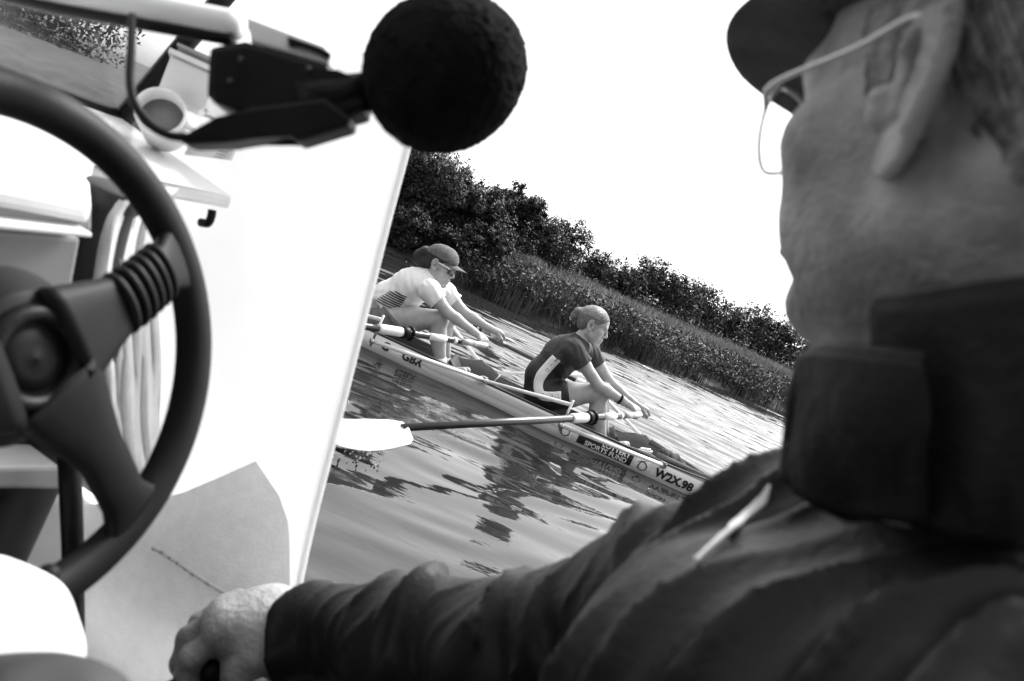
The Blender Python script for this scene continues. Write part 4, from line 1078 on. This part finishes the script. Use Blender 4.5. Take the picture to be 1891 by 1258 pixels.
# throttle
thr = P(404, 1225, .845)
box('throttle_box', L(.33, .63, .42), (.16, .07, .16), MT['dark_panel'], launch, R=np.array(Matrix.Rotation(math.atan2(FD[1], FD[0]), 3, 'Z')), bevel=.015)
tube('throttle_lever', smooth_path([L(.31, .66, .44), (L(.31, .66, .44) + thr) / 2 + V3(-.01, 0, -.01), thr + V3(.02, -.01, -.02), thr + V3(.01, .02, .02)], 5), [.012] * 8 + [.014] * 8, MT['black'], launch, 12)

ellipsoid('throttle_knob', P(394, 1236, .835), (.024, .024, .022), MT['black'], launch, 16)
# ---------------- things on the dashboard
q = PS(300, 222, .76); ax_m = (EYE - q) / np.linalg.norm(EYE - q); ax_m = ax_m * .8 + SD * -.3 + V3(0, 0, .35); ax_m /= np.linalg.norm(ax_m)
mug = empty('mug', q, 'white plastic mug tipped over on the dashboard below the windscreen post', 'mug')
u, v = frame_of(ax_m)
Vm, Fm = [], []; prof = [(.0, -.045), (.024, -.045), (.027, -.04), (.030, .03), (.029, .032), (.0265, .03), (.0245, -.036), (.0, -.038)]
for r, z in prof:
    for k in range(28): a = 2 * math.pi * k / 28; Vm.append(q + ax_m * z + r * (math.cos(a) * u + math.sin(a) * v))
for i in range(len(prof) - 1):
    for k in range(28): Fm.append((i * 28 + k, i * 28 + (k + 1) % 28, (i + 1) * 28 + (k + 1) % 28, (i + 1) * 28 + k))
link('cup_body', poly_mesh('cup_body', Vm, Fm), MT['whitepaint'], mug)
tube('cup_handle', smooth_path([q + u * .028 + ax_m * .02, q + u * .05 + ax_m * .012, q + u * .05 - ax_m * .022, q + u * .026 - ax_m * .03], 5), .004, MT['whitepaint'], mug, 8)
tube('grey_inside', [q + ax_m * .0, q + ax_m * .004], .0258, MT['grey_panel'], mug, 24)  # grey disc standing for the inside of the mug
q = PS(372, 165, .80)
bxr = np.stack([FD, SD, V3(0, 0, 1)], 1)
wb_ = empty('plastic_box', q, 'small white box with a grey lid on the dashboard beside the microphone', 'box')
box('box_body', q, (.07, .05, .05), MT['whitepaint'], wb_, R=bxr, bevel=.006); box('box_lid', q + V3(0, 0, .031), (.064, .046, .012), MT['grey_plastic'], wb_, R=bxr, bevel=.004)
pad = empty('stroke_card', PS(405, 275, .79), 'white card with a printed scale lying below the microphone', 'card')
slab('card', [PS(352, 262, .79), PS(440, 262, .79), PS(424, 296, .79), PS(340, 285, .79)], .003, MT['whitepaint'], pad, nrm=-SD, bevel=0)
for i in range(6):
    x, y = 432 - 5 * i * .9, 266 + 5 * i; slab('tick', [PS(x - 16, y - 3, .786), PS(x, y, .786), PS(x, y + 1.6, .786), PS(x - 16, y - 1.4, .786)], .001, MT['grey_panel'], pad, nrm=-SD, bevel=0)

# ---------------- the white cloth hung over the end of the dashboard
tl = resample(smooth_path([(238, 350, 0), (205, 392, 0), (184, 460, 0), (174, 560, 0), (178, 680, 0), (184, 790, 0), (203, 872, 0), (246, 925, 0)], 6), 44); rows = []
for i, (x, y) in enumerate(tl):
    t = i / 43; row = []
    for j in range(30):
        u = j / 29; w_ = 92 + 22 * math.sin(3 * t)
        fold_ = .006 * math.sin(u * 21 + 2.2 * math.sin(3.1 * t + .5)) + .0035 * math.sin(u * 43 + 5 * t)
        row.append(PF(x + w_ * u, y - 6 * math.sin(u * 3) * (1 - t) + 4 * u * t, .632 + fold_ + .055 * u * u))
    rows.append(row)
cloth = tag(sheet('towel', np.array(rows)[:, ::-1], .004, MT['fold'], None), 'white folded towel hanging behind the right side of the steering wheel', 'towel')
# ---------------- boom arm and microphone
boom = empty('boom_arm', P(0, -30, .56), 'white boom arm with a dark underside reaching in from the upper left', 'boom')
tube('boom_tube', [P(-260, -112, .60), P(0, -34, .56), P(250, 14, .54), P(430, 49, .525), P(447, 53, .524)], [.0105, .0105, .0105, .0105, .007], MT['whitepaint'], boom, 14)
tube('dark_underside', [P(-260, -82, .598), P(0, -8, .557), P(110, 18, .546), P(250, 42, .535), P(430, 74, .52)], .0042, MT['black'], boom, 10)  # dark strip along the bottom of the tube
mic = empty('microphone', P(640, 200, .5), 'black handheld microphone with a large foam ball clipped to the boom', 'microphone')
Bf = Body(); fc = P(822, 131, .5); Bf.ell(fc, (.0490, .0490, .0455), np.stack([RIGHT, FWD, UP], 1), .01); Bf.ell(P(872, 100, .5), .022, None, .03); Bf.ell(P(800, 165, .5), .030, None, .03)
def fuzz(X, Y, Z): return rng.normal(0, .0006, X.shape)
link('foam_windshield', Bf.mesh('foam_windshield', .0019, fuzz), MT['foam'], mic)
tube('neck', [P(560, 190, .5), P(612, 180, .5), P(690, 168, .5)], [.015, .0135, .012], MT['black'], mic, 16)
def plate(name, px, d, th_, m, parent, bevel=.003):
    return slab(name, [P(x, y, d) for x, y in px], th_, m, parent, bevel=bevel, nrm=-FWD)
plate('body', [(384, 84), (452, 72), (606, 116), (613, 148), (664, 134), (676, 150), (672, 206), (560, 236), (452, 214), (398, 190), (378, 178)], .489, .028, MT['black'], mic, .005)
plate('grip', [(320, 256), (400, 216), (460, 196), (600, 178), (648, 214), (644, 232), (545, 262), (527, 240), (420, 262), (340, 264)], .484, .024, MT['black'], mic, .0035)
plate('clip', [(450, 28), (598, 84), (612, 98), (606, 120), (460, 76), (462, 50)], .500, .018, MT['whitepaint'], mic, .002)
plate('clip_slot', [(530, 66), (592, 88), (611, 98), (606, 108), (588, 98), (560, 86), (532, 84)], .4975, .004, MT['black'], mic, .001)
for q in ((445, 110), (570, 128), (425, 150)): ellipsoid('screw', P(*q, .4885), (.002, .002, .002), MT['dark_panel'], mic, 8)
tube('cable', smooth_path([P(244, 30, .52), P(242, 90, .505), P(240, 150, .495), P(250, 195, .49), P(280, 232, .488), P(312, 250, .487), P(345, 254, .486)], 8), .0028, MT['black'], mic, 8)

# ================================================================== THE COACH
HC = V3(.177, .418, 1.199); yw, pt_, rl = math.radians(31), math.radians(5), math.radians(-11.6)
hf = V3(-math.sin(yw) * math.cos(pt_), math.cos(yw) * math.cos(pt_), -math.sin(pt_)); hl = np.cross(V3(0, 0, 1), hf); hl /= np.linalg.norm(hl); hu = np.cross(hf, hl)
hl, hu = hl * math.cos(rl) + hu * math.sin(rl), hu * math.cos(rl) - hl * math.sin(rl)
RH = np.stack([hf, hl, hu], 1); TH = lambda x, y, z: HC + RH @ np.array([x, y, z])
coach = empty('person', (.25, .40, .5), 'man in dark jacket, peaked cap and wire glasses with hand on throttle', 'person')
NB = V3(.247, .42, 1.03)                                 # neck base
Bh = Body(); head_shape(Bh, HC, RH, 1.0, jowl=.35, chin=-.010, flare=.60, earz=.006)
Bh.cone(TH(-.03, 0, -.03), NB, .058, .060, .03); Bh.cone(TH(.02, 0, -.075), NB + V3(-.012, .01, .0), .03, .04, .04)
for s in (-1, 1): Bh.cone(TH(-.035, .045 * s, -.03), NB + V3(-.02, .012 * s, 0), .016, .016, .02)
Bh.cone(NB, NB + V3(.02, 0, -.10), .058, .06, .03)
WR, EL, SH = P(560, 1168, .83), P(985, 1200, .64), P(1520, 1045, .50)
def lines(X, Y, Z): return .0003 * np.sin(X * 150 + 3 * np.sin(Z * 170 + Y * 60)) * np.sin(Z * 140 + 3 * np.sin(Y * 160))
# right hand closed on the throttle
Bd = Bh; D = .83
Bd.chain([NB + V3(.02, 0, -.10), SH, SH * .5 + EL * .5, EL, WR * .72 + EL * .28], [.06, .045, .042, .036, .036], .02)
fa = WR * .72 + EL * .28; Bd.chain([fa, WR], [.036, .031], .02)
Bd.ell(P(485, 1162, D), (.044, .036, .020), np.stack([(P(440, 1165, D) - WR) / np.linalg.norm(P(440, 1165, D) - WR), np.cross(UP, (P(440, 1165, D) - WR)) / np.linalg.norm(np.cross(UP, (P(440, 1165, D) - WR))), UP], 1), .02)
Bd.chain([WR, P(500, 1150, D), P(425, 1146, D - .005)], [.031, .034, .028], .02)
Bd.chain([WR, P(490, 1178, D - .015), P(430, 1172, D - .02)], [.027, .028, .023], .02)
for m_, p_, d_, t_, dd, r in (((420, 1168), (356, 1212), (344, 1248), (372, 1290), -.018, .0125), ((412, 1140), (350, 1180), (336, 1225), (352, 1270), .004, .0128),
                             ((422, 1122), (372, 1150), (350, 1190), (352, 1235), .026, .012), ((440, 1112), (400, 1130), (378, 1160), (372, 1195), .045, .0105)):
    Bd.chain([P(*m_, D + dd), P(*p_, D + dd - .004), P(*d_, D + dd), P(*t_, D + dd + .012)], [r * 1.08, r, r * .92, r * .8], .006)
    Bd.ell(P(*m_, D + dd - .002), r * 1.18, None, .01)
Bd.chain([P(520, 1205, D - .02), P(470, 1216, D - .034), P(438, 1240, D - .036), P(428, 1268, D - .03)], [.019, .0155, .0135, .011], .010)
Bd.ell(P(436, 1237, D - .047), (.008, .004, .010), None, .003)
link('body', Bd.mesh('body', .0023, lines), MT['skin_old'], coach)
q = P(433, 1236, D - .05); ellipsoid('thumbnail', P(434, 1238, D - .0485), (.006, .0035, .009), MT['skin'], coach, 10)
# jacket
LS, RS = V3(.245, .215, .95), SH
Bj = Body()
PEL, CHE = V3(.30, .40, .52), V3(.225, .40, .86)
Rj = np.stack([V3(1, 0, 0), V3(0, 1, 0), V3(0, 0, 1)], 1)
Bj.cone(PEL, CHE, .16, .12, .06); Bj.ell(CHE, (.115, .165, .115), Rj, .06); Bj.ell(V3(.26, .40, .66), (.16, .18, .18), Rj, .08)
Bj.cone(NB + V3(.01, 0, -.05), LS, .055, .072, .05); Bj.cone(NB + V3(.01, 0, -.05), RS, .055, .066, .05)
Bj.cone(CHE + V3(-.02, -.03, .0), P(1180, 1320, .41), .04, .02, .04)
LE, LW = V3(.12, .06, .70), V3(-.08, .28, .70)
Bj.chain([LS, LS * .5 + LE * .5, LE], [.078, .068, .058], .04); Bj.chain([LE, LW], [.058, .046], .02)
ml = SH * .5 + EL * .5
Bj.chain([SH, ml, EL], [.066, .062, .058], .03); Bj.chain([EL, EL * .5 + WR * .5, WR + (EL - WR) * .06], [.060, .056, .048], .02)
segs = [(SH, EL, 0.0), (EL, WR, np.linalg.norm(EL - SH))]
def folds(X, Y, Z):
    w = np.zeros_like(X)
    # sleeve creases
    bestd = np.full(X.shape, 9.0); sl = np.zeros_like(X); ph = np.zeros_like(X)
    for a, b, s0_ in segs:
        ab = b - a; Ln = np.linalg.norm(ab); d = ab / Ln; u, v = frame_of(d)
        px, py, pz = X - a[0], Y - a[1], Z - a[2]; t = px * d[0] + py * d[1] + pz * d[2]; tc_ = np.clip(t, 0, Ln)
        cx, cy, cz = px - d[0] * tc_, py - d[1] * tc_, pz - d[2] * tc_
        dist = np.sqrt(cx * cx + cy * cy + cz * cz); m = dist < bestd
        bestd = np.where(m, dist, bestd); sl = np.where(m, s0_ + tc_, sl)
        ph = np.where(m, np.arctan2(cx * u[0] + cy * u[1] + cz * u[2], cx * v[0] + cy * v[1] + cz * v[2]), ph)
    on = np.clip((.115 - bestd) / .03, 0, 1) * np.clip((sl - .04) / .06, 0, 1)
    a1 = sl / .078 + .55 * np.sin(ph + .6) + .22 * np.sin(2 * ph + 5 * sl) + .25 * np.sin(sl * 31)
    r1 = (1 - np.abs(np.sin(np.pi * a1))) ** 1.6
    a2 = sl / .036 - .7 * np.sin(ph - .9) + .3 * np.sin(sl * 47 + 2 * ph)
    r2 = (1 - np.abs(np.sin(np.pi * a2))) ** 2
    w += on * (.021 * r1 * (.55 + .45 * np.sin(sl * 23 + ph)) + .0035 * r2 - .005)
    # long drapes across the shoulder and back
    off = 1 - on
    q = -.158 * X + .986 * Y + .047 * Z; o = .73 * X + .084 * Y + .681 * Z
    b1 = q / .038 + .45 * np.sin(o * 12 + 1) + .2 * np.sin(o * 31 + q * 30)
    w += off * (.0150 * (1 - np.abs(np.sin(np.pi * b1))) ** 1.3 * (.55 + .45 * np.sin(o * 19 + q * 35)) - .004)
    return w
lo = np.array([-.16, .02, .45]); hi = np.array([.46, .92, 1.06])
jk = link('jacket', Bj.mesh('jacket', .0042, folds, None, lo, hi), MT['jacket'], coach)
# knitted cuff, lapel edge, shirt, collar
cd = (EL - WR) / np.linalg.norm(EL - WR)
tube('cuff', [WR + cd * .002, WR + cd * .006, WR + cd * .035, WR + cd * .05], [.041, .047, .050, .047], MT['collar'], coach, 28)
bvj = bvh_of(jk)
strip_on('shirt', bvj, [(1420, 898), (1405, 930), (1362, 970), (1312, 1016), (1286, 1040)], [5, 20, 11, 6, 2], MT['tee_white'], coach, .005)
# strip_on('lapel', bvj, [(1450, 880), (1420, 950), (1330, 1030), (1180, 1140), (1010, 1262)], [12, 22, 26, 30, 30], MT['jacket'], coach, .009)
def collar_ring(nm, a0, a1, r, zb, zt, flare, m, tilt, th_=.006):
    rows = []
    for a in np.linspace(a0, a1, 34):
        d = V3(math.cos(a), math.sin(a) * 1.05, 0)
        e = 1 - .25 * (abs(a - a0) < .12) - .25 * (abs(a - a1) < .12)
        rows.append([NB + V3(-.012, .006, 0) * (1 + 0 * t) + d * (r + flare * t + .004 * math.sin(a * 5 + t * 3)) + V3(0, 0, zb + (zt - zb) * t * e) + tilt * t for t in np.linspace(0, 1, 7)])
    sheet(nm, np.array(rows), th_, m, coach)
collar_ring('collar', math.radians(10), math.radians(100), .084, -.055, .030, -.006, MT['collar'], V3(-.02, .004, 0))
def patch(nm, top, bot, m, th_=.006, n=16):
    t_ = smooth_path([P(*q) for q in top], 5); b_ = smooth_path([P(*q) for q in bot], 5)
    tube('collar_seam', t_, .0042, m, coach, 8)
    sheet(nm, np.stack([t_ * (1 - v) + b_ * v - SDN * (.006 * math.sin(math.pi * v) + .0055 * np.sin(np.linspace(0, 9, len(t_)) + 5 * v) * v + .003 * np.sin(np.linspace(0, 23, len(t_)) - 4 * v) * v)[:, None] for v in np.linspace(0, 1, n)], 1), th_, m, coach)
SDN = V3(.5, .8, -.2)
patch('collar', [(1490, 690, .412), (1494, 664, .408), (1512, 650, .398), (1560, 650, .365), (1650, 660, .333), (1706, 668, .325)], [(1446, 880, .425), (1460, 892, .418), (1485, 908, .404), (1560, 945, .372), (1650, 960, .345), (1716, 970, .338)], MT['collar'])
patch('collar', [(1624, 566, .362), (1700, 556, .342), (1800, 540, .327), (1900, 528, .316), (2040, 520, .316), (2200, 545, .34)], [(1640, 900, .368), (1720, 980, .352), (1800, 1000, .336), (1900, 1000, .324), (2040, 960, .322), (2200, 850, .352)], MT['collar'])
# cap, hair, spectacles
Jc = {'head': HC, 'hk': 1.02}
def cap_big():
    B = Body(); B.ell(TH(-.012, 0, .058), (.112, .089, .094), RH, .02); B.ell(TH(.03, 0, .075), (.066, .07, .06), RH, .03)
    def keep(X, Y, Z):
        a = (X - HC[0]) * hf[0] + (Y - HC[1]) * hf[1] + (Z - HC[2]) * hf[2]; b = (X - HC[0]) * hu[0] + (Y - HC[1]) * hu[1] + (Z - HC[2]) * hu[2]
        return (.056 - .30 * np.clip(-a - .01, 0, .2) - b) * .8
    link('cap', B.mesh('cap', .0035, wrinkle(.0008, 1.4, 3), keep), MT['cap'], coach)
    rows = []
    for t in np.linspace(0, 1, 11):
        rows.append([TH(.066 + (.022 + .102 * t) * math.cos(a) ** .5 - .024 * abs(math.sin(a)) ** 1.5, (.080 - .008 * t) * math.sin(a), .050 - .004 * t + .030 * math.sin(a) * (.6 + .4 * t) - .006 * math.sin(a) ** 2) for a in np.linspace(-1.45, 1.45, 23)])
    sheet('peak', np.array(rows), .004, MT['cap'], coach)
    band = [TH(.104 * math.cos(a) - .012, .087 * math.sin(a), .054 - .30 * max(0, -(.104 * math.cos(a) - .012) - .01) + .006) for a in np.linspace(-2.9, 2.9, 50)]
    tube('cap_band', band, .006, MT['black'], coach, 8, flat=.6)
cap_big()
Bg = Body(); Bg.ell(TH(-.016, 0, .042), (.1035, .0795, .0875), RH, .02); Bg.ell(TH(-.06, 0, -.012), (.046, .062, .052), RH, .02)
def hair_keep(X, Y, Z):
    a = (X - HC[0]) * hf[0] + (Y - HC[1]) * hf[1] + (Z - HC[2]) * hf[2]; b = (X - HC[0]) * hu[0] + (Y - HC[1]) * hu[1] + (Z - HC[2]) * hu[2]
    line = np.interp(a, [-.2, -.06, -.04, -.022, -.01, .004, .012, .026, .034, .05, .1], [-.06, -.055, -.03, .02, .045, .042, .004, -.002, .03, .08, .12])
    return (line - b) * .6
def tufts(X, Y, Z): return .0014 * np.sin((X + Z) * 330 + 5 * np.sin(Y * 120)) + .001 * np.sin((Y * 2 - Z) * 520)
link('hair', Bg.mesh('hair', .003, tufts, hair_keep), MT['hair_grey'], coach)
# combed grey strands over the side and back of the head
Vs, Fs = [], []
for i in range(1500):
    a0 = random.uniform(.45 * math.pi, 1.55 * math.pi); zz = random.uniform(-.045, .055)
    if math.cos(a0) > -.16 and zz < .03: continue
    p = []
    for t in np.linspace(0, 1, 5):
        aa = a0 + .16 * t; z = zz - .028 * t; k = math.sqrt(max(.05, 1 - ((z - .042) / .09) ** 2)); lift = .0015 + .003 * t
        p.append(TH(-.016 + (.1035 * k + lift) * math.cos(aa), (.0795 * k + lift) * math.sin(aa), z))
    v, f = tube_vf(p, [.0005, .0006, .0006, .0005, .0002], 4, cap=False); o = len(Vs); Vs += v; Fs += [tuple(j + o for j in q) for q in f]
link('hair_strands', poly_mesh('hair_strands', Vs, Fs), MT['hair_grey'], coach)
spec = empty('spectacles', TH(.1, 0, 0), 'thin wire spectacles worn by the man in the cap', 'glasses')
for s in (-1, 1):
    ctr = np.array([.108, .038 * s, -.003])
    oval = np.array([TH(*(ctr + np.array([-.016 * abs(math.cos(a)) * (math.cos(a) * s > 0) ** 1, .0275 * math.cos(a), .0245 * math.sin(a) - .004 * math.cos(a) * s * 0]))) for a in np.linspace(0, 2 * math.pi, 41)])
    tube('rim', oval, .0013, MT['wire'], spec, 8)
    tube('temple', smooth_path([oval[0 if s > 0 else 20] + hu * .006, TH(.082, .074 * s, .014), TH(.03, .0785 * s, .027), TH(-.002, .083 * s, .037), TH(-.020, .088 * s, .030)], 6), .0016, MT['wire'], spec, 8)
    cv = TH(*ctr); Vl = [cv] + list(oval[:-1] * .985 + cv * .015); link('lens', poly_mesh('lens', Vl, [(0, i + 1, (i + 1) % 40 + 1) for i in range(40)]), MT['pane'], spec)
tube('bridge', smooth_path([TH(.1, -.010, .006), TH(.107, 0, .010), TH(.1, .010, .006)], 4), .0013, MT['wire'], spec, 8)
# trousers
Bt = Body(); KN = V3(-.16, .42, .50); HPL, HPR = V3(.27, .31, .46), V3(.27, .50, .46)
Bt.cone(HPL, HPR, .12, .12, .05); Bt.chain([HPL, HPL * .5 + KN * .5, KN], [.10, .085, .066], .03); Bt.chain([KN, KN + V3(-.05, .02, -.2), KN + V3(-.02, .02, -.36)], [.062, .058, .045], .03)
KR = V3(-.18, .60, .50); Bt.chain([HPR, KR], [.10, .066], .03); Bt.chain([KR, KR + V3(-.03, .0, -.36)], [.062, .045], .03)
link('trousers', Bt.mesh('trousers', .006, wrinkle(.0025, .8, 5)), MT['jacket'], coach)
for k_ in (KN + V3(-.02, .02, -.36), KR + V3(-.03, 0, -.36)):
    Bs = Body(); Bs.chain([k_, k_ + V3(-.1, .03, -.03), k_ + V3(-.18, .06, -.04)], [.045, .042, .034], .02); link('shoe', Bs.mesh('shoe', .006), MT['black'], coach)

# ---------------- the knee of whoever sits beside the camera
kn = P(-62, 1232, .43); hp = V3(-.06, -.16, .46)
knee = empty('person', (kn[0], kn[1], .1), 'person in white trousers, only a knee showing in the lower left corner', 'person')
Bk = Body(); Bk.chain([hp, hp * .45 + kn * .55, kn], [.085, .066, .050], .03); Bk.chain([kn, kn + V3(-.05, .03, -.25), kn + V3(-.02, .02, -.55)], [.048, .052, .042], .03)
link('body', Bk.mesh('body', .004, wrinkle(.0018, .8, 5)), MT['cloth_white'], knee)
Bu = Body(); Bu.cone((-.02, -.24, .50), (0, -.27, .86), .16, .15, .06); Bu.ell((0, -.27, .84), (.20, .13, .16), None, .06); Bu.cone((-.17, -.26, .93), (.17, -.26, .93), .075, .075, .05)  # unseen torso and arms, added to block sky light from behind
Bu.chain([(-.19, -.25, .92), (-.24, -.14, .76), (-.10, -.03, .93)], [.06, .05, .04], .03); Bu.chain([(.19, -.25, .92), (.26, -.14, .76), (.10, -.04, .93)], [.06, .05, .04], .03)
link('added_torso', Bu.mesh('added_torso', .008, wrinkle(.004, .7, 6)), MT['tee_dark'], knee)
Bn = Body(); head_shape(Bn, V3(0, -.20, 1.07), basis((0, 1, -.1), (0, 0, 1))); Bn.cone((0, -.22, 1.05), (0, -.26, .92), .055, .06, .03); link('head', Bn.mesh('head', .004), MT['skin'], knee)  # unseen head, added with the torso to shade the cockpit
Bs = Body(); Bs.chain([kn + V3(-.02, .02, -.58), kn + V3(-.12, .06, -.60), kn + V3(-.18, .08, -.60)], [.045, .04, .032], .02); link('shoe', Bs.mesh('shoe', .006), MT['black'], knee)
bc = P(90, 1345, .36); Bb = Body(); Bb.ell(bc, (.045, .04, .026), None, .02); Bb.ell(bc + V3(-.03, -.02, -.01), (.04, .04, .024), None, .02)
tag(link('camera_bag', Bb.mesh('camera_bag', .003, wrinkle(.001, 1.2, 2)), MT['dark_panel']), 'soft dark grey bag edging into the bottom left corner', 'bag')
